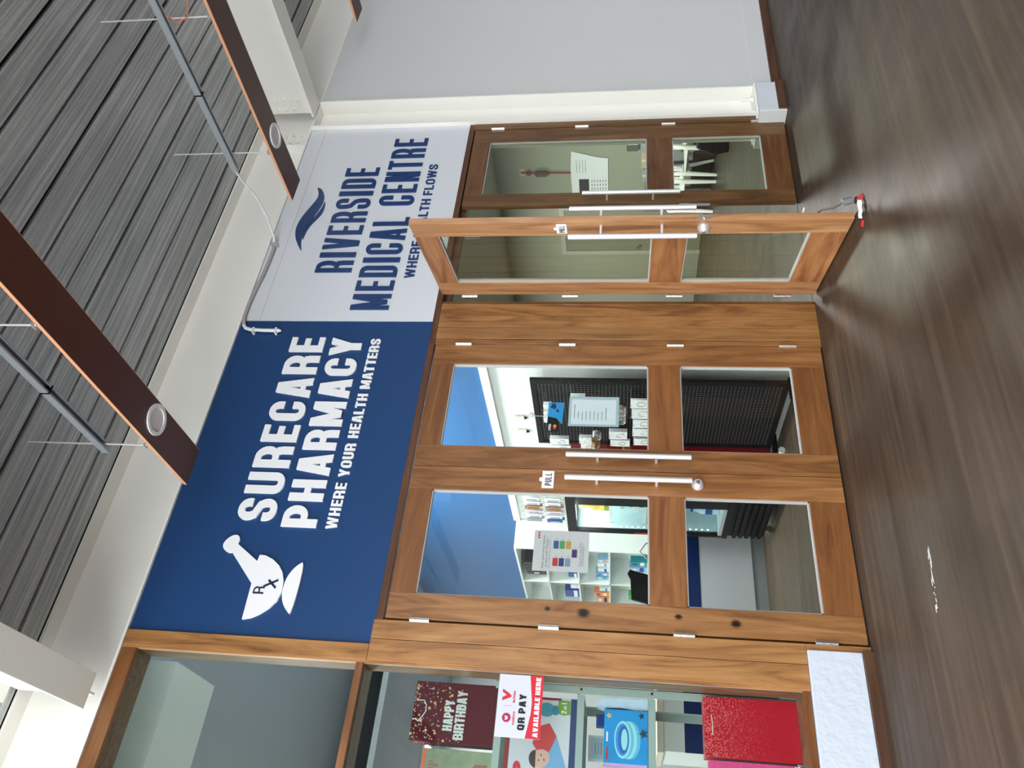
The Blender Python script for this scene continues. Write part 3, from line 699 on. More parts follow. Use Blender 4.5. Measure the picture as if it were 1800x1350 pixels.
# sticker on the glass
qs = thing('payment_sign', (.93, .030, 1.56), 'white and red QR pay available here card stuck on the shop window', 'sign')
X0, X1, Z0, Z1 = .782, 1.072, 1.557, 1.775
B('card', mat('payment_card', (202, 206, 216), .6), X0, X1, .0300, .0340, Z0, Z1, qs)
mb = MB(); mb.prism([(X0, Z0), (X1, Z0), (X1, Z0+.066), (X0+.165, Z0+.050), (X0+.11, Z0+.052), (X0, Z0+.072)], .0288, .0300); mb.build('red_band', M_red, qs)
def flat_caps(text, x0, x1, z0, z1, y, mt, parent, t, gap=.2, space=.5):
    H = z1-z0; tot = sum(space if c == ' ' else GW.get(c, .9)+gap for c in text)-gap; u = (x1-x0)/tot; x = x0; mb = MB(); j = 0
    for c in text:
        if c == ' ': x += space*u; continue
        for p in glyph(c, GW.get(c, .9)*u, H, t): mb.prism([(x+a, z0+b) for a, b in p], y-.0006-j*2e-6, y); j += 1
        x += (GW.get(c, .9)+gap)*u
    return mb.build('lettering', mt, parent)
flat_caps('AVAILABLE HERE', X0+.008, X1-.008, Z0+.012, Z0+.036, .0288, M_letw, qs, .0075)
flat_caps('QR PAY', X0+.035, X1-.090, Z0+.078, Z0+.112, .0300, M_ink, qs, .0105)
mb = MB()
for a in range(24):
    t0, t1 = 2*PI*a/24, 2*PI*(a+1)/24; cx, cz = X0+.088, Z1-.050
    mb.prism([(cx+.021*math.cos(t0), cz+.021*math.sin(t0)), (cx+.021*math.cos(t1), cz+.021*math.sin(t1)), (cx+.010*math.cos(t1)-.001, cz+.010*math.sin(t1)+.002), (cx+.010*math.cos(t0)-.001, cz+.010*math.sin(t0)+.002)], .0292, .0300)
mb.prism([(X0+.081, Z1-.040), (X0+.094, Z1-.029), (X0+.098, Z1-.035), (X0+.086, Z1-.046)], .0290, .0300)
mb.build('round_logo', mat('crimson_print', (168, 22, 66), .5), qs)
mb = MB(); mb.prism([(X0+.165, Z1-.022), (X0+.180, Z1-.022), (X0+.200, Z1-.055), (X0+.190, Z1-.066), (X0+.184, Z1-.066)], .0292, .0300); mb.prism([(X0+.190, Z1-.066), (X0+.200, Z1-.055), (X0+.220, Z1-.022), (X0+.205, Z1-.022), (X0+.184, Z1-.058)], .0294, .0300)
mb.build('tick_logo', M_red, qs)
B('divider', M_red, X0+.1415, X0+.1425, .0294, .0300, Z1-.075, Z1-.030, qs)
print_text('vodafone', .020, (X0+.055, .0300, Z1-.090), (1, 0, 0), (0, 0, 1), M_red, qs, 'lettering', .85, .0004)
print_text('M-PAISA', .016, (X0+.158, .0300, Z1-.086), (1, 0, 0), (0, 0, 1), M_red, qs, 'lettering', .95, .0006)


# ------------------------------------------------------------------ inside the pharmacy
struct(B('wall_back', M_wall, -2.4, 3.36, 7.6, 7.7, 0, 4.02), 'pale back wall of the pharmacy', 'wall')
pw = B('wall_right_inner', M_bwall, 3.352, 3.40, .13, 7.6, 2.21, 4.02); struct(pw, 'blue upper side wall inside the pharmacy', 'wall')
struct(B('wall_right_inner', M_lam, 3.350, 3.40, .13, 7.6, 0, 2.21), 'white lower side wall inside the pharmacy', 'wall')
struct(B('trim_1', M_letw, 3.325, 3.350, .13, 3.04, 2.165, 2.228), 'white rail along the side wall below the blue paint', 'trim')
struct(B('wall_left_inner', M_wall, -2.4, -2.3, .17, 7.6, 0, 4.02), 'plain far side wall of the pharmacy', 'wall')
struct(B('ceiling', M_ceil, -2.4, 3.40, .17, 7.7, 4.02, 4.1), 'grey ceiling inside the pharmacy', 'ceiling')
struct(B('ceiling', M_ceil, -2.4, 3.35, 4.3, 7.6, 3.56, 3.62), 'lowered pale ceiling at the back of the pharmacy', 'ceiling')
struct(B('wall_over_doors', M_wall, 1.10, 3.40, .125, .16, 2.46, 4.02), 'plain inside face of the wall over the pharmacy doors', 'wall')
bk = MB().box(-2.3, 1.17, .60, 1.14, 3.80, 4.02).build('ceiling_bulkhead', mat('bulkhead_paint', (214, 222, 214), .7)); tag(bk, 'pale boxed bulkhead under the ceiling behind the shop window', 'bulkhead')
def area(name, loc, size, power, col=(1, 1, 1), sy=None, parent=None, rot=(0, 0, 0)):
    l = bpy.data.lights.new(name, 'AREA'); l.energy = power; l.color = col; l.size = size
    if sy: l.shape = 'RECTANGLE'; l.size_y = sy
    o = bpy.data.objects.new(name, l); COL.objects.link(o); o.location = loc; o.rotation_euler = rot
    return o
def panel_light(x, y, z, lab, pw_=38, s=.55):
    t = thing('ceiling_light', (x, y, z), lab, 'light')
    MB().box(x-s/2-.02, x+s/2+.02, y-s/2-.02, y+s/2+.02, z-.03, z-.001).build('frame', M_white, t)
    MB().box(x-s/2, x+s/2, y-s/2, y+s/2, z-.034, z-.0305).build('diffuser', M_led, t)
    a = area('lamp', (x, y, z-.04), s, pw_, (1, .99, .95)); a.parent = t; a.matrix_parent_inverse = world_of(t).inverted()
panel_light(2.7, 1.0, 4.02, 'square ceiling light over the drinks fridge', 50)
panel_light(-1.2, 2.6, 4.02, 'square ceiling light behind the shop window', 145)
panel_light(2.6, 2.2, 4.02, 'square ceiling light over the counter', 48)
panel_light(1.6, 6.6, 3.56, 'square ceiling light at the back of the pharmacy', 30)

# side wall panel and shelf unit
su = thing('shelf_unit', (3.2, 3.05, 0), 'tall white open shelf unit behind the pharmacy counter', 'shelf')
XF, XB = 3.046, 3.348
def sh(nm, *a): return B(nm, M_lam, *a, su, .0)
sh('end_panel', XF, XB, 3.045, 3.065, .9, 2.205)
sh('top_panel', XF, XB, 3.066, 6.6, 2.187, 2.207)
sh('back_panel', XB-.012, XB-.001, 3.066, 6.6, 0.0, 2.186)
for yy in (3.878, 4.75, 5.62, 6.58): sh('divider', XF, XB-.013, yy, yy+.018, .0, 2.186)
for zz in (.94, 1.312, 1.622, 1.93): sh('shelf_board', XF, XB-.013, 3.066, 6.57, zz-.016, zz)
sh('base_panel', XF, XB-.013, 3.066, 6.57, 0, .08)
cols = dict(lb=(120, 178, 216), db=(30, 74, 156), w=(232, 236, 238), og=(236, 150, 84), tl=(40, 150, 160), gr=(90, 190, 90), bk=(22, 22, 26), gy=(150, 156, 162), pk=(220, 200, 215), sk=(150, 190, 220))
PM = {k: mat('carton_'+k, v, .45) for k, v in cols.items()}
def carton(y, z, wy, hz, c, band, lab, grp=None, x=3.10, dx=.07):
    hz *= .84; wy *= .86
    t = thing('medicine_carton', (x, y, z), lab, 'box', grp)
    MB().box(x, x+dx, y-wy/2, y+wy/2, z+.001, z+hz).build('carton', PM[c], t, bevel=.001)
    MB().box(x-.0012, x-.0002, y-wy/2+.004, y+wy/2-.004, z+hz*.18, z+hz*.42).build('printed_band', PM[band], t)
    if hz > .1: MB().box(x-.0012, x-.0002, y-wy*.2, y+wy*.3, z+hz*.6, z+hz*.85).build('printed_mark', PM['w' if band != 'w' else 'db'], t)
G = 'medicine cartons on the white shelves'
for a in [
 (3.40, 1.312, .07, .13, 'sk', 'og', 'slim carton with orange band, nearest the end panel on the middle shelf'),
 (3.50, 1.312, .09, .13, 'w', 'lb', 'white carton with pale blue band beside the orange banded one'),
 (3.63, 1.312, .09, .13, 'w', 'db', 'white carton with dark blue band in the middle shelf row'),
 (3.745, 1.312, .07, .155, 'lb', 'w', 'tall pale blue carton with white band, first of the two by the divider'),
 (3.835, 1.312, .07, .155, 'lb', 'tl', 'tall pale blue carton with teal band against the divider'),
 (3.44, .94, .10, .19, 'tl', 'w', 'teal and white carton on the lowest visible shelf'),
 (3.58, .94, .13, .20, 'sk', 'db', 'pale blue carton with dark blue band on the lowest visible shelf'),
 (3.72, .94, .10, .18, 'w', 'gy', 'white carton with grey band behind the black till screen'),
 (3.80, 1.622, .11, .12, 'db', 'w', 'dark blue carton with white band alone on the upper shelf by the divider'),
 (3.99, 1.622, .10, .10, 'pk', 'db', 'pale pink carton just past the divider on the upper shelf'),
 (4.12, 1.622, .10, .11, 'w', 'pk', 'white carton with pink band past the divider on the upper shelf'),
 (4.32, 1.622, .22, .19, 'db', 'w', 'wide dark blue carton with white band on the upper shelf'),
 (4.00, 1.312, .08, .12, 'w', 'bk', 'white carton with black band just past the divider on the middle shelf'),
 (4.16, 1.312, .09, .12, 'w', 'tl', 'white carton with teal band on the middle shelf'),
 (4.30, 1.312, .10, .19, 'og', 'w', 'small orange carton with white band on the middle shelf'),
 (4.46, 1.312, .17, .16, 'og', 'bk', 'wide orange carton with black band on the middle shelf'),
 (4.36, .94, .13, .20, 'gr', 'w', 'bright green carton on the lowest visible shelf beyond the divider'),
 (3.95, 1.93, .07, .06, 'w', 'bk', 'very small white carton on the top shelf past the divider')]:
    carton(*a[:6], a[6], G)
for i, (yy, lab) in enumerate(((3.52, 'black box file on the top shelf, nearest the white end panel'), (3.60, 'second black box file on the top shelf'), (3.68, 'third black box file on the top shelf'), (3.76, 'black box file nearest the divider on the top shelf'))):
    t = thing('box_file', (3.08, yy, 1.93), lab, 'file', 'black box files on the top shelf')
    MB().box(3.09, 3.31, yy-.036, yy+.036, 1.931, 2.15).build('case', PM['bk'], t, bevel=.002)
    MB().box(3.0885, 3.0898, yy-.014, yy+.014, 2.02, 2.07).build('spine_label', PM['w'], t)
pb = MB(); random.seed(3)
R_ = [[(3.09+.2*(j/5)+random.uniform(-.01, .01), 3.30+.18*(i/6), 1.932+(.12+random.uniform(-.04, .05))*abs(math.sin(PI*j/5))**.5*abs(math.sin(PI*i/6+.2))**.5 if 0 < j < 5 else 1.932) for j in range(6)] for i in range(7)]
pb.add([p for R in R_ for p in R], [(i*6+j, i*6+j+1, (i+1)*6+j+1, (i+1)*6+j) for i in range(6) for j in range(5)], True)
tag(pb.build('plastic_bag', M_pap), 'crumpled white plastic bag on the top shelf beside the black box files', 'bag')

# wall hooks with hanging brushes beside the fridge
random.seed(11)
hkw = ['white backed hairbrush', 'brown hairbrush card', 'white hair clip card', 'pale comb card', 'dark blue comb card']
k = 0
for row, zz in enumerate((2.06, 1.87)):
    for j in range(6):
        yy = 2.42+j*.085+row*.012
        c = [PM['w'], PM['w'], mat('tan_card_%d%d' % (row, j), (150+10*j, 130, 110), .5), PM['pk'], PM['w'], PM['db'] if row else PM['gy']][j]
        nm = [('white card of combs', 'white card of hair ties', 'tan hairbrush card', 'pale pink comb card', 'white card of clips', 'grey comb card'), ('white card of pins', 'white card of brushes', 'tan wooden comb card', 'pink clip card', 'white card of slides', 'dark blue comb card')][row][j]
        t = thing('hanging_card', (3.30, yy, zz), nm+' hanging in the '+('upper' if row == 0 else 'lower')+' row above the fridge', 'hanging goods', 'cards hanging on the white wall')
        MB().tube([(3.35, yy, zz+.02), (3.22, yy, zz+.015), (3.205, yy, zz+.03)], .0022, 6).build('hook', M_steelg, t)
        for q in range(2):
            MB().box(3.245+.03*q, 3.251+.03*q, yy-.027, yy+.027, zz-.13-.02*q, zz+.012).build('card', c, t, bevel=.001)
        MB().tube([(3.240, yy, zz-.02), (3.240, yy, zz-.11)], .008, 8).build('brush', PM['gy'] if j != 2 else M_tan, t)

# drinks fridge
fg = thing('drinks_fridge', (3.05, 1.75, 0), 'black upright drinks fridge with lit glass door and red side', 'fridge')
FX, FY0, FY1, FZ = 2.79, 1.45, 2.08, 1.625
M_blk = mat('fridge_black', (13, 13, 15), .4, spec=.2)
M_in = mat('fridge_liner', (178, 196, 200), .4)
B('side_panel', M_dred, FX+.035, 3.32, FY0, FY0+.02, .07, FZ, fg, .002)
B('side_panel', M_blk, FX+.035, 3.32, FY1-.02, FY1, .07, FZ, fg, .002)
B('side_liner', M_in, FX+.036, 3.279, FY0+.0205, FY0+.026, .431, FZ-.061, fg)
B('side_liner', M_in, FX+.036, 3.279, FY1-.026, FY1-.0205, .431, FZ-.061, fg)
B('back_panel', M_in, 3.28, 3.32, FY0+.021, FY1-.021, .07, FZ, fg)
B('top_panel', M_blk, FX+.035, 3.32, FY0+.021, FY1-.021, FZ-.06, FZ, fg)
B('floor_panel', M_in, FX+.035, 3.28, FY0+.027, FY1-.027, .40, .43, fg)
B('door_frame', M_blk, FX, FX+.034, FY0, FY0+.135, .40, FZ, fg, .003)
B('door_frame', M_blk, FX, FX+.034, FY1-.035, FY1, .40, FZ, fg, .003)
B('door_frame', M_blk, FX, FX+.034, FY0+.1355, FY1-.0355, FZ-.075, FZ, fg, .003)
B('door_frame', M_galv, FX, FX+.034, FY0+.1355, FY1-.0355, .40, .43, fg, .003)
B('glass_pane', M_glass, FX+.014, FX+.018, FY0+.1355, FY1-.0355, .4305, FZ-.0755, fg)
B('control_strip', M_blk, FX-.006, FX+.03, FY0, FY1, .355, .397, fg, .004)
gr = MB()
for i in range(5):
    z = .095+i*.048
    gr.box(FX-.004, FX+.02, FY0+.01, FY1-.01, z, z+.030)
gr.box(FX+.02, FX+.03, FY0, FY1, .07, .355); gr.build('louvre_grille', M_blk, fg, .003)
for zz in (.72, 1.0, 1.27):
    mb = MB()
    for i in range(12): mb.box(FX+.09+i*.016, FX+.093+i*.016, FY0+.03, FY1-.03, zz, zz+.004)
    mb.box(FX+.085, FX+.092, FY0+.03, FY1-.03, zz-.004, zz+.022); mb.build('wire_shelf', M_white, fg)
mb = MB()
for i in range(22): mb.box(FX+.0345, FX+.0375, FY1-.064, FY1-.055, .50+i*.046, .512+i*.046)
mb.build('led_strip', M_led, fg)
B('sticker', mat('yellow_sticker', (226, 196, 90), .5), FX+.0125, FX+.0137, FY0+.15, FY0+.21, 1.36, 1.52, fg)
B('sticker', M_red, FX-.001, FX-.0002, FY1-.030, FY1-.006, .92, 1.09, fg)
for yy in (FY0+.06, FY1-.06):
    mb = MB(); mb.tube([(FX+.06, yy-.012, .028), (FX+.06, yy+.012, .028)], .028, 14); mb.box(FX+.04, FX+.08, yy-.018, yy+.018, .045, .072); mb.build('castor', M_steelg, fg)
fl = area('lamp', (FX+.12, 1.76, FZ-.075), .30, 8, (.92, 1, 1)); fl.parent = fg; fl.matrix_parent_inverse = world_of(fg).inverted()
def bottle(x, y, z, h, rad, body, cap, lab, grp):
    t = thing('drink_bottle', (x, y, z), lab, 'bottle', grp)
    mb = MB(); mb.tube([(x, y, z+.001), (x, y, z+h*.62), (x, y, z+h*.78), (x, y, z+h*.92)], [rad, rad, rad*.45, rad*.4], 14); mb.build('body', body, t)
    mb = MB(); mb.tube([(x, y, z+h*.921), (x, y, z+h)], rad*.5, 12); mb.build('cap', cap, t)
    mb = MB(); mb.tube([(x, y, z+h*.25), (x, y, z+h*.5)], rad*1.02, 14, False); mb.build('label_wrap', cap, t)
Mol, Mgn, Mbl, Mcap = mat('olive_drink', (128, 128, 60), .25), mat('green_drink', (40, 150, 70), .25), mat('pale_water', (190, 220, 232), .2), mat('bottle_yellow', (214, 190, 60), .4)
for j, yy in enumerate((1.60, 1.68, 1.76, 1.84)):
    bottle(FX+.12, yy, 1.276, .22, .033, Mol, Mcap, 'olive green juice bottle, %s from the near side on the fridge top shelf' % ('first', 'second', 'third', 'fourth')[j], 'bottles in the drinks fridge')
    bottle(FX+.12, yy, 1.006, .20, .033, Mgn if j < 3 else Mbl, PM['w'], ('green bottle, %s from the near side on the fridge middle shelf' if j < 3 else 'clear bottle, %s from the near side on the fridge middle shelf') % ('first', 'second', 'third', 'fourth')[j], 'bottles in the drinks fridge')
    bottle(FX+.12, yy, .432, .22, .033, Mbl, M_red if j == 1 else PM['db'], '%s bottle with %s cap on the fridge floor' % (('first', 'second', 'third', 'fourth')[j], 'red' if j == 1 else 'blue'), 'bottles in the drinks fridge')

# counter
ct = thing('service_counter', (2.2, 2.9, 0), 'long white pharmacy counter with navy stripe and grey kickboard', 'counter')
CX0, CX1, CY = 1.46, 3.02, 2.45
B('kickboard', M_grey, CX0+.02, CX1, CY+.012, 2.99, .002, .108, ct)
B('front_panel', mat('counter_white', (196, 198, 202), .4), CX0, CX1, CY, 3.0, .110, .540, ct)
B('stripe', M_navy, CX0-.002, CX1, CY-.003, 3.0, .5405, .642, ct)
B('upper_panel', M_lam, CX0, CX1, CY, 3.0, .6425, .80, ct)
B('worktop', M_lam, CX0-.02, CX1, CY-.02, 3.02, .801, .83, ct, .003)
ts = thing('till_screen', (2.52, 2.6, .83), 'black till screen standing on the white counter', 'screen')
mb = MB(); mb.prism([(2.40, .93), (2.66, .955), (2.70, 1.115), (2.665, 1.135), (2.62, 1.11), (2.44, 1.10)], 2.60, 2.635); mb.build('display', M_black, ts, .004)
MB().tube([(2.55, 2.65, .832), (2.55, 2.65, .98)], .018, 12).build('stand', M_black, ts)
MB().tube([(2.55, 2.65, .831), (2.55, 2.65, .842)], .09, 24).build('base', M_black, ts)
mb = MB(); mb.tube([(2.78, 2.60, .835), (2.80, 2.58, .98), (2.86, 2.58, 1.03), (2.94, 2.59, .98), (2.97, 2.60, .90), (2.93, 2.62, .833)], .007, 8)
tag(mb.build('desk_cable', M_grey), 'thin grey cable loop standing up from the counter by the fridge', 'cable')

# pegboard stand with costume jewellery
pg = thing('pegboard_stand', (3.22, .98, 0), 'black perforated display stand on castors just inside the pharmacy door', 'display stand')
def pegmat():
    M = mat('perforated_black_metal', (12, 12, 14), .5, spec=.2); t = M.node_tree; N = t.nodes; L = t.links; b = N['Principled BSDF']
    tc = N.new('ShaderNodeTexCoord'); sp = N.new('ShaderNodeSeparateXYZ'); L.new(tc.outputs['Object'], sp.inputs[0])
    outs = []
    for ax in ('Y', 'Z'):
        a = N.new('ShaderNodeMath'); a.operation = 'MULTIPLY'; a.inputs[1].default_value = 1/.025; L.new(sp.outputs[ax], a.inputs[0])
        f = N.new('ShaderNodeMath'); f.operation = 'FRACT'; L.new(a.outputs[0], f.inputs[0])
        s = N.new('ShaderNodeMath'); s.operation = 'SUBTRACT'; s.inputs[1].default_value = .5; L.new(f.outputs[0], s.inputs[0])
        p = N.new('ShaderNodeMath'); p.operation = 'POWER'; p.inputs[1].default_value = 2; L.new(s.outputs[0], p.inputs[0]); outs.append(p)
    ad = N.new('ShaderNodeMath'); ad.operation = 'ADD'; L.new(outs[0].outputs[0], ad.inputs[0]); L.new(outs[1].outputs[0], ad.inputs[1])
    lt = N.new('ShaderNodeMath'); lt.operation = 'LESS_THAN'; lt.inputs[1].default_value = .024; L.new(ad.outputs[0], lt.inputs[0])
    mx = N.new('ShaderNodeMix'); mx.data_type = 'RGBA'; mx.inputs[6].default_value = (*lin((13, 13, 15)), 1); mx.inputs[7].default_value = (*lin((132, 138, 138)), 1)
    L.new(lt.outputs[0], mx.inputs[0]); L.new(mx.outputs[2], b.inputs['Base Color'])
    return M
B('pegboard', pegmat(), 3.20, 3.206, .53, 1.31, .12, 1.80, pg)
mb = MB(); mb.box(3.19, 3.215, .49, .53, .09, 1.84).box(3.19, 3.215, 1.31, 1.34, .09, 1.84).box(3.19, 3.215, .53, 1.31, 1.80, 1.84).box(3.19, 3.215, .53, 1.31, .09, .13)
mb.build('frame', M_black, pg, .002)
B('mid_rail', M_black, 3.186, 3.199, .53, 1.31, .80, .84, pg)
for yy in (.56, 1.28):
    mb = MB(); mb.box(3.12, 3.28, yy-.015, yy+.015, .055, .09); mb.build('foot', M_black, pg)
    mb = MB(); mb.tube([(3.14, yy-.012, .026), (3.14, yy+.012, .026)], .026, 16); mb.build('castor', M_white, pg)
random.seed(5)
def jcard(y, z, w, h, nst, lab):
    t = thing('jewellery_card', (3.12, y, z), lab, 'hanging goods', 'white jewellery cards on the black pegboard')
    MB().tube([(3.199, y, z+.012), (3.06, y, z+.006), (3.052, y, z+.016)], .0018, 6).build('hook', M_steelg, t)
    for q in range(nst):
        x = 3.075+q*.016
        MB().box(x, x+.0015, y-w/2+.003*q, y+w/2+.003*q, z-h, z+.012).build('card', PM['w'], t)
        if q == 0:
            mb = MB(); cz = z-h*.55
            mb.tube([(x-.002, y+w*.28*math.cos(a*PI/8), cz+w*.28*math.sin(a*PI/8)) for a in range(17)], .0014, 5, False); mb.build('necklace', M_tan if nst == 2 else M_steelg, t)
def bangles(y, z, k, mt, lab):
    t = thing('bangle_set', (3.12, y, z), lab, 'jewellery', 'bangles on the black pegboard')
    MB().tube([(3.199, y, z), (3.04, y, z), (3.035, y, z+.01)], .002, 6).build('hook', M_steelg, t)
    for q in range(k):
        x = 3.055+q*.011; R = .031
        MB().tube([(x, y+R*math.cos(a*PI/9), z-R+R*math.sin(a*PI/9)) for a in range(19)], .0022, 6, False).build('bangle', mt, t)
jcs = [(.66, 1.735, .06, .045, 3, 'white card set high on the stand, nearest the door'), (.75, 1.74, .06, .045, 2, 'white card above the blue open sign'), (.83, 1.745, .055, .045, 3, 'white card just left of the blue open sign top'),
 (1.12, 1.72, .08, .13, 3, 'white card stack left of the black open panel'), (1.22, 1.72, .085, .14, 2, 'white card at the far upper edge with a ring'),
 (.55, 1.54, .06, .09, 3, 'white rounded card above the notice, nearest the door'), (.62, 1.54, .06, .09, 2, 'second rounded card above the notice'),
 (1.10, 1.50, .08, .08, 3, 'white card left of the notice, upper row'), (1.19, 1.49, .08, .09, 2, 'white card at far left of the notice, upper row'),
 (1.015, 1.28, .10, .12, 3, 'wide white card by the red tag, lower left of the notice'), (1.125, 1.27, .085, .13, 2, 'white card with a silver hoop, lower left of the notice'),
 (.60, 1.13, .10, .11, 2, 'white card low right on the stand, above the middle rail'), (.72, 1.12, .12, .12, 3, 'largest white card below the notice'), (.85, 1.11, .10, .12, 2, 'white card left of the largest card'), (.97, 1.11, .10, .13, 3, 'white card stack just above the door middle rail'), (1.10, 1.10, .09, .12, 2, 'white card at the lower far edge of the stand')]
for a in jcs: jcard(*a)
bangles(1.13, 1.42, 6, M_tan, 'gold bangles on a hook left of the notice')
bangles(1.02, 1.41, 5, M_steelg, 'silver bangles beside the gold set left of the notice')
bangles(1.28, 1.19, 9, M_tan, 'large bundle of gold bangles low on the stand')
bangles(.80, 1.235, 5, M_steelg, 'small silver chain bangles below the notice')
bangles(.70, 1.235, 6, M_steelg, 'silver bangles nearest the door below the notice')
rb = MB(); random.seed(2)
for i in range(10):
    yy = .56+i*.010; rb.tube([(3.11+random.uniform(-.02, .02), yy, 1.44), (3.11, yy+random.uniform(-.01, .01), 1.34)], .005, 6)
tag(rb.build('necklace_bundle', mat('maroon_beads', (92, 30, 30), .4)), 'bundle of maroon bead necklaces above the notice on the black stand', 'jewellery')

# wall fittings seen high in the right pharmacy door
for i, (yy, lab) in enumerate(((1.22, 'small white wall box above the stand, nearer the door'), (1.42, 'small white wall box above the stand, further from the door'))):
    t = thing('wall_switch', (3.34, yy, 1.98), lab, 'switch', 'white wall boxes above the stand')
    B('plate', mat('cream_plastic', (214, 216, 204), .5), 3.335, 3.349, yy-.03, yy+.03, 1.955, 2.03, t, .003)
    MB().tube([(3.342, yy, 1.955), (3.342, yy, 1.935)], .008, 8).build('cable_gland', M_black, t)

# sheets on the glass
wp = thing('bank_poster', (1.735, .035, 1.36), 'pale bank poster with seven coloured cards, taped inside the left pharmacy door', 'poster')
B('sheet', M_papg, 1.618, 1.852, .030, .0312, 1.362, 1.660, wp)
def sq(nm, mt, x0, x1, z0, z1, par, y=.030): B(nm, mt, x0, x1, y-.0007, y, z0, z1, par)
for (x, z, c) in ((1.648, 1.553, (190, 24, 40)), (1.648, 1.520, (20, 40, 110)), (1.648, 1.486, (120, 140, 165)), (1.747, 1.553, (36, 84, 140)), (1.747, 1.520, (70, 150, 90)), (1.747, 1.486, (196, 146, 70)), (1.700, 1.452, (58, 30, 96))):
    sq('printed_card', mat('card_print', c, .4, noise=.3, nscale=60), x, x+.046, z-.028, z, wp)
    print_text('✓' if False else 'v', .016, (x+.052, .030, z-.02), (1, 0, 0), (0, 0, 1), M_ink, wp, 'tick')
print_text('Now, even more reasons', .0215, (1.632, .030, 1.600), (1, 0, 0), (0, 0, 1), M_inkb, wp, 'lettering', .86)
print_text('to bank with Westpac', .0215, (1.640, .030, 1.581), (1, 0, 0), (0, 0, 1), M_inkb, wp, 'lettering', .86)
print_text('We accept EFTPOS Transactions and more', .010, (1.632, .030, 1.568), (1, 0, 0), (0, 0, 1), M_inkb, wp, 'lettering', .95)
for i, z in enumerate((1.405, 1.396, 1.387)): print_text(('Please contact our staff at EFTPOS', 'terminals for more information on', 'our new Visa and UPI Features')[i], .010, (1.652, .030, z), (1, 0, 0), (0, 0, 1), M_inkb, wp, 'lettering', .95)
mb = MB()
for q in (0, .014, .028):
    mb.prism([(1.805+q, 1.640), (1.814+q, 1.640), (1.811+q, 1.628), (1.804+q, 1.628)], .0293, .030)
mb.build('bank_mark', M_red, wp)
os_ = thing('open_sign', (2.6, .035, 1.54), 'small open sign in black and bright blue hanging behind the right pharmacy door', 'sign')
M_cy = mat('bright_blue_print', (30, 150, 216), .35, noise=.15, nscale=25)
mb = MB(); mb.prism([(2.598, 1.640), (2.700, 1.640), (2.700, 1.545), (2.545, 1.552), (2.585, 1.585)], .034, .036); mb.build('blue_panel', M_cy, os_)
mb = MB(); mb.prism([(2.490, 1.640), (2.598, 1.640), (2.585, 1.585), (2.566, 1.572), (2.490, 1.572)], .034, .036); mb.build('black_panel', M_black, os_)
print_text('OPEN', .020, (2.497, .034, 1.617), (1, 0, 0), (0, 0, 1), M_letw, os_, 'lettering', .9, .0008)
mb = MB(); mb.tube([(2.516, .0340, 1.594), (2.516, .0334, 1.594)], .0105, 20); mb.build('red_disc', M_red, os_)
mb = MB(); mb.tube([(2.530, .0338, 1.594), (2.530, .0332, 1.594)], .0105, 20); mb.build('orange_disc', mat('orange_print', (240, 150, 50), .5), os_)
mb = MB(); mb.prism([(2.66, 1.628), (2.69, 1.618), (2.692, 1.600), (2.668, 1.590), (2.650, 1.600)], .0333, .034); mb.prism([(2.628, 1.588), (2.650, 1.592), (2.648, 1.578), (2.632, 1.574)], .0333, .034); mb.build('picture', M_navy, os_)
MB().tube([(2.60, .035, 1.641), (2.60, .035, 1.72)], .0012, 6).build('string', M_white, os_)
mb = MB(); mb.tube([(2.60, .030, 1.738), (2.60, .026, 1.738)], [.020, .016], 20); mb.tube([(2.60, .026, 1.738), (2.60, .018, 1.738)], .006, 10); mb.build('suction_cup', M_white, os_)
ns = thing('notice', (2.63, .03, 1.22), 'white typed notice in a clear sleeve behind the right pharmacy door', 'notice')
B('sheet', M_pap, 2.545, 2.722, .0300, .0308, 1.232, 1.500, ns)
mb = MB(); mb.box(2.530, 2.5445, .0292, .0300, 1.215, 1.515).box(2.7225, 2.742, .0292, .0300, 1.215, 1.515).box(2.5445, 2.7225, .0292, .0300, 1.215, 1.2315).box(2.5445, 2.7225, .0292, .0300, 1.5005, 1.515); mb.build('sleeve_border', mat('sleeve_plastic', (176, 198, 206), .2), ns)
for i in range(9):
    z = 1.482-i*.0235; w = (.10, .05, .055, .062, .062, .062, .055, .06, .09)[i]
    sq('typed_line', M_inkb, 2.575 if i > 1 else 2.585, (2.575 if i > 1 else 2.585)+w, z-.0035, z, ns, .0300)

# ------------------------------------------------------------------ shop window display
rk = thing('display_rack', (.6, .5, 0), 'sage green slotted steel rack behind the shop window', 'rack')
def angle(nm, x, y, sx, sy, z0, z1, slots=True):
    mb = MB(); mb.box(x, x+sx*.042, y, y+sy*.003, z0, z1).box(x, x+sx*.003, y, y+sy*.042, z0, z1); mb.build(nm, M_shelf, rk)
    if not slots: return
    mb = MB(); z = z0+.05; i = 0
    while z < z1-.04:
        mb.box(x+sx*.018, x+sx*.026, y-sy*.0006, y, z, z+(.018 if i % 2 else .008)); z += .05; i += 1
    mb.build('slots', M_dark, rk)
RX0, RX1, RY0, RY1 = -.12, 1.112, .30, .78
for (x, sx) in ((RX1, -1), (RX0, 1)):
    angle('upright', x, RY0, sx, 1, .002, 1.83, False); angle('upright', x, RY1, sx, -1, .002, 1.83)
for z in (1.78, 1.365, 1.005):
    mb = MB(); mb.box(RX0+.004, RX1-.004, RY0+.004, RY1-.004, z+.034, z+.037)
    mb.box(RX0+.004, RX1-.045, RY0+.0035, RY0+.006, z, z+.034).box(RX0+.004, RX1-.045, RY1-.006, RY1-.0035, z, z+.034)
    mb.box(RX1-.046, RX1-.044, RY0+.01, RY1-.01, z, z+.034)
    mb.build('shelf', M_shelf, rk, .001)
    for x in (RX1-.02,): MB().tube([(x, RY0, z+.018), (x, RY0-.004, z+.018)], .006, 8).build('bolt', M_dark, rk)
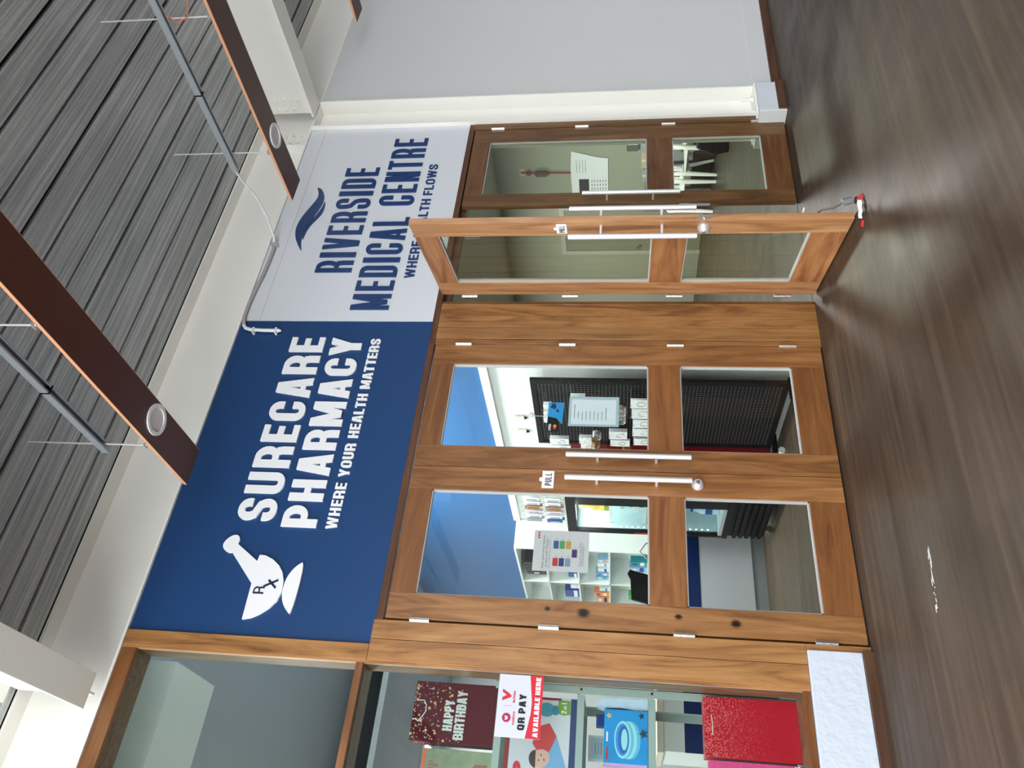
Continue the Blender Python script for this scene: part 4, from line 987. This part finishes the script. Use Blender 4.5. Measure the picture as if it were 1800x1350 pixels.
# happy birthday gift bag
M_maro = mat('maroon_bag_paper', (80, 14, 26), .6, spec=.2)
M_goldp = mat('gold_foil', (222, 178, 120), .3, .6); M_silv = mat('silver_glitter', (196, 200, 196), .35, .5, noise=.35, nscale=220); M_rose = mat('pale_foil', (235, 205, 190), .3, .4)
hb = thing('gift_bag', (.94, .36, 1.817), 'maroon happy birthday gift bag with gold stars on the top rack shelf', 'gift bag')
GX0, GX1, GY, GZ0, GZ1 = .787, 1.083, .31, 1.818, 2.255
mb = MB(); mb.box(GX0, GX1, GY, GY+.10, GZ0, GZ1); mb.build('bag_body', M_maro, hb, .001)
random.seed(21)
def star(x, z, R): return [(x+(R if i % 2 == 0 else R*.42)*math.sin(i*PI/5), z+(R if i % 2 == 0 else R*.42)*math.cos(i*PI/5)) for i in range(10)]
for mt_, kk in ((M_goldp, 70), (M_rose, 60), (M_silv, 40)):
    mb = MB()
    for i in range(kk):
        u = random.random(); x = random.uniform(GX0+.006, GX1-.006); z = GZ1-.004-(u**1.7)*.26
        if mt_ is M_goldp and i % 5 == 0 or mt_ is M_silv and i % 9 == 0: mb.prism(star(x, z, random.uniform(.007, .011)), GY-.0012, GY-.0002)
        else:
            q = random.uniform(.0015, .0038); mb.prism([(x+q*math.cos(a*PI/3), z+q*math.sin(a*PI/3)) for a in range(6)], GY-.0011, GY-.0002)
    for i in range(10):
        y = random.uniform(GY+.01, GY+.09); z = GZ1-.004-random.random()**1.5*.2; q = .003
        mb.prism([(y+q*math.cos(a*PI/3), z+q*math.sin(a*PI/3)) for a in range(6)], GX0-.0011, GX0-.0002, 'yz')
    mb.build('foil_confetti', mt_, hb)
def bagcaps(text, x0, x1, z0, z1, t):
    H = z1-z0; tot = sum(GW.get(c, .9)+.12 for c in text)-.12; u = (x1-x0)/tot; x = x0; mb = MB(); j = 0
    for c in text:
        for p in glyph(c, GW.get(c, .9)*u, H, t): mb.prism([(x+a, z0+b) for a, b in p], GY-.0022-j*3e-6, GY-.0002); j += 1
        x += (GW.get(c, .9)+.12)*u
    mb.build('glitter_lettering', M_silv, hb)
bagcaps('HAPPY', .845, .995, 2.038, 2.088, .011); bagcaps('BIRTHDAY', .805, 1.045, 1.976, 2.028, .011)
MB().tube([(.985, GY-.001, 2.238), (.985, GY-.006, 2.20), (.960, GY-.008, 2.186), (.930, GY-.008, 2.186), (.905, GY-.008, 2.20), (.880, GY-.006, 2.222), (.893, GY-.004, 2.232), (.89, GY-.001, 2.248)], .0026, 8).build('cord_handle', M_white, hb)
# green patterned box with orange frame
gb = thing('toy_box', (.6, .4, 1.817), 'large green and tan patterned box with orange edge beside the gift bag', 'box')
mb = MB(); mb.box(.26, .762, .335, .50, 1.818, 2.175); mb.build('carton', mat('green_tan_print', (130, 142, 112), .5, noise=.5, nscale=14), gb, .002)
mb = MB(); mb.box(.26, .762, .333, .3348, 2.160, 2.176); mb.box(.748, .762, .333, .3348, 1.818, 2.16) if False else None; mb.build('orange_edge', mat('orange_edge', (214, 96, 52), .5), gb)
mb = MB()
for i in range(7): mb.prism([(.60+.016*i, 2.12-.03*(i % 2)), (.608+.016*i, 2.12-.03*(i % 2)), (.608+.016*i, 2.14), (.60+.016*i, 2.14)], .3335, .335)
mb.prism([(.50, 1.86), (.56, 1.86), (.57, 1.95), (.53, 1.99), (.49, 1.95)], .3335, .335); mb.prism([(.64, 1.84), (.70, 1.84), (.70, 1.90), (.67, 1.93), (.64, 1.90)], .3335, .335)
mb.build('printed_figures', mat('dull_red_print', (150, 90, 70), .5), gb)
# baby rocker carton
bb = thing('baby_rocker_box', (.7, .4, 1.40), 'grey and red carton picturing a baby in a rocker, second rack shelf', 'box')
bx0, bx1, by0, bz0, bz1 = .52, 1.046, .325, 1.404, 1.758
B('carton', mat('grey_carton_print', (196, 196, 202), .4), bx0, bx1, by0, by0+.20, bz0, bz1, bb, .002)
def fl_(nm, mt, poly, y=by0, par=None, l=.0012): 
    mb = MB(); mb.prism(poly, y-l, y-.0002); return mb.build(nm, mt, par or bb)
fl_('red_border', M_dred, rc(bx0, bz1-.022, bx1, bz1)); fl_('red_border', M_dred, rc(bx1-.012, bz0+.08, bx1, bz1-.0225))
fl_('blue_band', M_navy, rc(bx0, bz0, bx1, bz0+.030))
fl_('green_tag', mat('leaf_green_print', (110, 150, 50), .5), [(.968, 1.436), (1.034, 1.436), (1.036, 1.50), (.97, 1.50), (.962, 1.468)], l=.0016)
mb = MB(); 
for j, (c, x) in enumerate((('2', .972), ('1', 1.014))):
    for p in glyph(c, .014, .026, .005): mb.prism([(x+a, 1.456+b) for a, b in p], by0-.0026, by0-.0017)
for p in glyph('I', .003, .013, .003)+[[(a+.006, b) for a, b in q] for q in glyph('N', .010, .013, .003)]: mb.prism([(.992+a, 1.456+b) for a, b in p], by0-.0026, by0-.0017)
mb.build('lettering', M_letw, bb)
def ell(x, z, a, b, rot=0, k=18): return [(x+a*math.cos(2*PI*i/k)*math.cos(rot)-b*math.sin(2*PI*i/k)*math.sin(rot), z+a*math.cos(2*PI*i/k)*math.sin(rot)+b*math.sin(2*PI*i/k)*math.cos(rot)) for i in range(k)]
fl_('blue_seat', mat('sky_print', (110, 160, 200), .5), [(.60, 1.46), (.70, 1.44), (.86, 1.50), (.90, 1.56), (.80, 1.58), (.64, 1.55)], l=.0010)
fl_('red_suit', mat('coral_print', (190, 60, 60), .5), [(.79, 1.53), (.86, 1.50), (.92, 1.54), (.90, 1.60), (.82, 1.62), (.77, 1.58)], l=.0014)
fl_('baby_face', mat('skin_print', (206, 164, 146), .5), ell(.752, 1.575, .042, .048, .5), l=.0018)
fl_('baby_hair', mat('dark_hair_print', (60, 44, 38), .5), [p for p in ell(.748, 1.592, .045, .040, .5) if p[1] > 1.588], l=.0020)
fl_('baby_features', M_ink, ell(.744, 1.583, .0045, .003), l=.0024); fl_('baby_features', M_ink, ell(.768, 1.572, .0045, .003), l=.0024); fl_('baby_mouth', M_dred, ell(.747, 1.556, .007, .0028, .4), l=.0024)
fl_('grey_foot', M_inkb, [(.87, 1.60), (.93, 1.60), (.95, 1.63), (.94, 1.665), (.89, 1.66)], l=.0014)
fl_('teal_hippo', mat('teal_print', (60, 140, 156), .5), ell(.985, 1.558, .034, .042), l=.0016); fl_('teal_hippo', mat('teal_print_dark', (50, 120, 140), .5), ell(.985, 1.512, .024, .020), l=.0018)
fl_('red_badge', M_red, ell(.70, 1.69, .034, .020, .1, 12), l=.0016)
print_text('new', .014, (.680, by0-.0016, 1.686), (1, 0, 0), (0, 0, 1), M_letw, bb, 'lettering')
# pool carton
pc = thing('paddling_pool_box', (.88, .36, 1.045), 'bright blue carton picturing an inflatable paddling pool, third rack shelf', 'box')
px0, px1, py0, pz0, pz1 = .757, 1.010, .318, 1.0435, 1.262
B('carton', mat('pool_carton_blue', (30, 138, 204), .4, noise=.25, nscale=7), px0, px1, py0, py0+.12, pz0, pz1, pc, .0015)
B('pink_side', mat('lilac_print', (206, 160, 206), .5), px0-.0012, px0-.0002, py0+.004, py0+.116, pz0+.004, pz1-.002, pc)
def pool(cx, cz, a, b, mt, l): return fl_('pool_ring', mt, ell(cx, cz, a, b, 0, 32), py0, pc, l)
Mp1, Mp2, Mp3, Mp4 = mat('pool_aqua', (150, 214, 220), .4), mat('pool_blue', (60, 140, 210), .4), mat('pool_mid', (96, 180, 214), .4), mat('pool_inner', (40, 100, 180), .4)
pool(.868, 1.128, .088, .048, Mp3, .0008); pool(.868, 1.143, .089, .046, Mp1, .0012); pool(.868, 1.157, .087, .044, Mp3, .0016); pool(.868, 1.168, .088, .042, Mp1, .0020); pool(.868, 1.170, .076, .034, Mp2, .0024); pool(.868, 1.165, .066, .026, Mp4, .0028); pool(.868, 1.160, .050, .016, Mp1, .0032)
fl_('printed_sun', mat('sun_print', (236, 206, 130), .5), star(.978, 1.238, .016), py0, pc, .0012); fl_('printed_sun', M_goldp, ell(.978, 1.238, .007, .007), py0, pc, .0016)
fl_('red_label', mat('brick_print', (170, 60, 50), .5), rc(.772, 1.240, .828, 1.250), py0, pc); fl_('white_label', M_pap, rc(.855, 1.242, .90, 1.250), py0, pc)
fl_('palm_print', mat('dark_green_print', (30, 60, 60), .5), star(.900, 1.066, .024), py0, pc, .0034); fl_('palm_print', mat('dark_green_print', (30, 60, 60), .5), star(.985, 1.075, .018), py0, pc, .0012)
# paper bag with blue print next to it
mb = MB(); random.seed(9)
pr_ = [(1.015, 1.0435), (1.070, 1.0435), (1.066, 1.10), (1.072, 1.16), (1.060, 1.22), (1.068, 1.27), (1.03, 1.30), (1.018, 1.25), (1.022, 1.18), (1.012, 1.10)]
mb.prism(pr_, .33, .43)
tag(mb.build('carrier_bag', mat('pale_blue_bag', (186, 206, 226), .4, noise=.2, nscale=30)), 'crumpled pale blue carrier bag between the pool carton and the rack upright', 'bag')
# framed certificate, cream device and blue carton standing deeper inside
fc = thing('framed_notice', (.87, .65, 1.045), 'small white framed certificate standing at the back of the third rack shelf', 'frame')
B('frame', M_white, .815, .945, .645, .657, 1.043, 1.350, fc, .002); B('sheet', mat('pale_sheet', (186, 204, 210), .5), .828, .932, .6435, .6448, 1.06, 1.336, fc)
for i in range(4): B('typed_line', M_inkb, .85, .91, .6428, .6434, 1.262+i*.016, 1.265+i*.016, fc)
sg = thing('side_table', (1.15, 1.3, 0), 'white side unit standing behind the rack', 'cabinet')
B('body', M_lam, .98, 1.62, 1.10, 1.50, .0025, .925, sg, .003); B('top', mat('cream_edge', (214, 206, 188), .5), .97, 1.63, 1.09, 1.51, .9255, .965, sg, .003)
B('navy_band', M_navy, .979, 1.62, 1.094, 1.0995, .25, .805, sg)
t = thing('medicine_carton', (.98, .62, 1.043), 'small dark blue and white carton behind the pool carton on the third rack shelf', 'box'); B('carton', PM['db'], .985, 1.045, .60, .66, 1.2505, 1.31, t, .001); B('white_flap', PM['w'], .985, 1.045, .60, .66, 1.0435, 1.25, t, .001)
# red dotted gift bag in the window
def dots():
    M = mat('red_dotted_paper', (178, 16, 40), .3); t = M.node_tree; N = t.nodes; L = t.links; b = N['Principled BSDF']
    tc = N.new('ShaderNodeTexCoord'); v = N.new('ShaderNodeTexVoronoi'); v.inputs['Scale'].default_value = 150; v.inputs['Randomness'].default_value = .45
    L.new(tc.outputs['Object'], v.inputs['Vector']); sp = N.new('ShaderNodeSeparateXYZ'); L.new(tc.outputs['Object'], sp.inputs[0])
    m_ = N.new('ShaderNodeMapRange'); m_.inputs[1].default_value = .36; m_.inputs[2].default_value = .74; m_.inputs[3].default_value = .05; m_.inputs[4].default_value = .36
    L.new(sp.outputs['Z'], m_.inputs[0])
    lt = N.new('ShaderNodeMath'); lt.operation = 'LESS_THAN'; L.new(v.outputs['Distance'], lt.inputs[0]); L.new(m_.outputs[0], lt.inputs[1])
    mx = N.new('ShaderNodeMix'); mx.data_type = 'RGBA'; mx.inputs[6].default_value = (*lin((176, 14, 38)), 1); mx.inputs[7].default_value = (*lin((240, 150, 140)), 1)
    L.new(lt.outputs[0], mx.inputs[0]); L.new(mx.outputs[2], b.inputs['Base Color']); return M
M_dot = dots()
struct(B('sill', Wdk, -1.1, 1.078, .186, .297, .27, .318), 'inner timber ledge behind the shop window', 'sill')
rg = thing('gift_bag', (.94, .2, .318), 'red gift bag with pale dots standing on the window ledge', 'gift bag')
mb = MB(); mb.box(.797, 1.072, .190, .290, .319, .778); mb.build('bag_body', M_dot, rg, .0015)
MB().tube([(.985, .1880, .742), (.94, .1865, .737), (.895, .1880, .740)], .0032, 8).build('cord_handle', M_rose, rg)
pk = thing('gift_bag', (.72, .2, .318), 'pink patterned gift bag behind the red dotted one', 'gift bag')
mb = MB(); mb.box(.70, .785, .205, .280, .319, .762); mb.build('bag_body', mat('pink_bag_paper', (214, 70, 130), .4, noise=.4, nscale=40), pk, .0015)
mb = MB()
for i in range(26):
    x = .752+.002*random.uniform(-1, 1); mb.tube([(.775+random.uniform(-.03, .012), .200, .322), (.775+random.uniform(-.035, .015), .195, .322+random.uniform(.03, .07))], .0012, 5)
tag(mb.build('tissue_tuft', M_pap), 'tuft of white shredded tissue at the foot of the red dotted bag', 'decoration', kind='stuff')

# ------------------------------------------------------------------ inside the medical centre
struct(B('wall_back_right', M_green, 9.5, 9.6, .13, 9, 0, 3.18), 'sage green side wall of the medical centre waiting room', 'wall')
struct(B('wall_back_room', M_green, 3.40, 9.5, 8.9, 9.0, 0, 3.18), 'sage green far wall of the medical centre', 'wall')
struct(B('wall_partition', M_green, 3.401, 3.46, .13, 8.9, 0, 3.18), 'sage green partition wall next to the pharmacy', 'wall')
struct(B('wall_front_inner', M_green, 5.75, 9.5, .13, .2, 0, 3.18), 'inside face of the front wall of the waiting room', 'wall')
struct(B('ceiling', M_greenc, 3.40, 9.6, .13, 9, 3.18, 3.25), 'pale ceiling of the medical centre', 'ceiling')
struct(B('wall_over_entrance', M_green, 3.47, 5.7, .125, .2, 2.46, 3.18), 'inside face of the wall over the medical centre doors', 'wall')
panel_light(6.6, 2.4, 3.18, 'square ceiling light in the waiting room', 175)
panel_light(7.2, 5.8, 3.18, 'square ceiling light at the far side of the waiting room', 85)
pt = thing('wall_poster', (9.49, 4.2, 1.2), 'crinkled white poster with a black heading on the waiting room wall', 'poster')
mb = MB(); mb.prism([(3.58, 2.005), (3.70, 1.62), (3.72, 1.47), (4.42, 1.47), (4.45, 2.02), (3.95, 2.03)], 9.488, 9.492, 'yz'); mb.build('sheet', M_pap, pt)
B('black_heading', M_ink, 9.4865, 9.4878, 4.10, 4.42, 1.76, 1.91, pt)
for j in range(4):
    for i in range(6): B('printed_mark', M_inkb, 9.4865, 9.4878, 4.12+j*.075, 4.16+j*.075, 1.50+i*.042, 1.512+i*.042, pt)
for i in range(4): B('printed_line', M_inkb, 9.4865, 9.4878, 3.74, 3.98, 1.80+i*.045, 1.806+i*.045, pt)
tn = thing('hanging_tinsel', (9.48, 3.98, 2.0), 'red and brown festive garland hanging on the waiting room wall', 'decoration')
MB().tube([(9.48, 3.95, 2.78), (9.48, 3.97, 2.03)], .012, 8).build('red_ribbon', mat('festive_red', (150, 30, 50), .5), tn)
mb = MB(); mb.tube([(9.47, 3.95, 2.58), (9.46, 3.955, 2.54), (9.46, 3.96, 2.40), (9.47, 3.96, 2.34)], [.01, .045, .045, .01], 10); mb.build('brown_tinsel', mat('brown_tinsel', (104, 78, 66), .8, bump=1, nscale=90), tn)
mb = MB(); mb.sphere((9.47, 3.95, 2.66), .03, .04, .035); mb.build('red_bow', M_dred, tn)
B('tape', mat('tan_tape', (190, 178, 140), .5), 9.494, 9.498, 3.88, 4.02, 2.72, 2.80, tn)
wc = thing('wooden_cabinet', (9.2, 3.6, 0), 'low dark cabinet along the waiting room wall behind the white chairs', 'cabinet')
B('body', mat('dark_cabinet', (58, 46, 40), .5), 9.20, 9.49, 3.05, 4.5, .004, .92, wc, .003)
for j, (ya, yb) in enumerate(((3.10, 3.55), (3.60, 4.02), (4.07, 4.45))): B('grey_panel', M_grey, 9.188, 9.199, ya, yb, .28, .90, wc)
for j, (ya, yb, z0, z1, c, lab) in enumerate(((3.10, 3.42, .9205, 1.04, 'gy', 'flat grey box under the dark one on the cabinet'), (3.42, 3.70, .9205, .99, 'w', 'low pale box in the middle of the cabinet top'), (3.72, 3.95, .9205, .97, 'gy', 'smallest grey box at the far end of the cabinet top'))):
    t = thing('carton', (9.3, ya, z0), lab, 'box'); B('box', PM[c] if c != 'w' else mat('beige_box', (180, 168, 140), .6), 9.22, 9.40, ya, yb, z0, z1, t, .002)
    B('tape', M_papg, 9.2185, 9.2198, (ya+yb)/2-.02, (ya+yb)/2+.02, z0, z1, t)
t = thing('carton', (9.3, 3.25, 1.041), 'dark green marbled box on top of the flat grey one', 'box'); B('box', mat('marbled_box', (74, 80, 70), .6, noise=.5, nscale=30), 9.18, 9.38, 3.12, 3.36, 1.0405, 1.20, t, .002); B('tape', M_papg, 9.1785, 9.1798, 3.22, 3.25, 1.05, 1.19, t)
def chair(loc, rz, lab):
    t = thing('plastic_chair', loc, lab, 'chair', 'white plastic chairs in the waiting room', rz)
    mt = M_white
    MB().box(-.22, .22, -.22, .20, .405, .425).build('seat', mt, t, .008, True)
    mb = MB(); 
    for i in range(5):
        x = -.14+i*.07; mb.box(x-.018, x+.018, .205, .225, .45, .80)
    mb.box(-.21, .21, .20, .23, .78, .84); mb.box(-.21, -.17, .20, .23, .42, .80); mb.box(.17, .21, .20, .23, .42, .80); mb.box(-.2, .2, .19, .22, .405, .45)
    mb.build('backrest', mt, t, .004, True)
    for sx in (-1, 1):
        MB().tube([(sx*.245, -.24, 0.0), (sx*.235, -.21, .42), (sx*.255, -.20, .60), (sx*.26, -.10, .64), (sx*.25, .14, .62), (sx*.21, .21, .60)], [.022, .034, .026, .024, .022, .02], 8).build('armrest_and_leg', mt, t, 0, True)
        MB().tube([(sx*.24, .27, 0.0), (sx*.20, .19, .42)], [.020, .034], 8).build('leg', mt, t, 0, True)
        MB().box(sx*.215-.012, sx*.215+.012, -.20, .20, .36, .42).build('apron', mt, t, .003, True)
    return t
chair((8.80, 3.69, .002), math.radians(-84), 'white plastic chair in the waiting room, nearer the open doorway')
chair((8.84, 3.07, .002), math.radians(-96), 'white plastic chair in the waiting room, partly hidden by the door stile')
bgm = MB()
bgm.prism([(-.17, .0), (.17, .0), (.20, .16), (.12, .36), (-.12, .36), (-.20, .16)], -.13, .13)
bg_ = bgm.build('black_bag', M_black, None, .02); bg_.location = (8.05, 2.28, .003); bg_.rotation_euler = (0, 0, -.9); tag(bg_, 'black bag standing on the waiting room floor in front of the chairs', 'bag')
# inner doors of the waiting room
idr = thing('door_5', (9.48, 5.1, 0), 'sage painted inner door seen through the open glazed leaf', 'door', kind='structure')
B('frame', M_greenc, 9.46, 9.499, 4.62, 4.70, .0, 2.25, idr); B('frame', M_greenc, 9.46, 9.499, 5.60, 5.68, .0, 2.25, idr); B('frame', M_greenc, 9.46, 9.499, 4.70, 5.60, 2.17, 2.25, idr)
B('panel', mat('sage_door_paint', (126, 130, 112), .5), 9.472, 9.499, 4.705, 5.595, .01, 2.165, idr)
MB().tube([(9.472, 5.50, 1.0), (9.43, 5.50, 1.0), (9.42, 5.50, 1.0)], [.012, .012, .028], 12).build('door_handle', M_steelg, idr)

# ------------------------------------------------------------------ small things on the walkway floor
lt = thing('litter', (3.20, -1.03, 0), 'scrap of white and red wrapper lying on the floor by the open door', 'litter')
random.seed(4)
mb = MB(); g_ = []
for i in range(6):
    for j in range(4):
        u = i/5; wd = .030*(1-.5*abs(u-.4)*2); x = 3.225-.13*u*.75+(j/3-.5)*wd*1.2; y_ = -1.075+.13*u*.25+(j/3-.5)*wd*1.0
        g_.append((x, y_, .004+.022*math.sin(PI*(j+.5)/4)+random.uniform(0, .008)))
mb.add(g_, [(i*4+j, i*4+j+1, (i+1)*4+j+1, (i+1)*4+j) for i in range(5) for j in range(3)], True); mb.build('white_paper', M_pap, lt)
mb = MB(); mb.add([(3.225, -1.10, .003), (3.275, -1.075, .003), (3.262, -1.045, .022), (3.215, -1.065, .016)], [(0, 1, 2, 3)]); mb.add([(3.12, -1.035, .003), (3.10, -1.01, .003), (3.115, -1.0, .012), (3.135, -1.02, .01)], [(0, 1, 2, 3)]); mb.build('red_wrapper', M_red, lt)
sc = MB(); random.seed(8)
for i in range(26):
    x = 1.40-random.random()**.8*.24; w = random.uniform(.004, .028)*(1.3-abs(x-1.34)*5 if x > 1.25 else .5); y_ = -.935+random.uniform(-.013, .013)+(1.39-x)*.22
    sc.prism([(x, y_), (x+w, y_-.002), (x+w*1.6, y_+.0015), (x+w*.6, y_+.0045)], .0003, .0009, 'xy')
so = sc.build('paint_scuff', M_white); tag(so, 'white paint scuff on the brown floor in front of the pharmacy doors', 'stain')
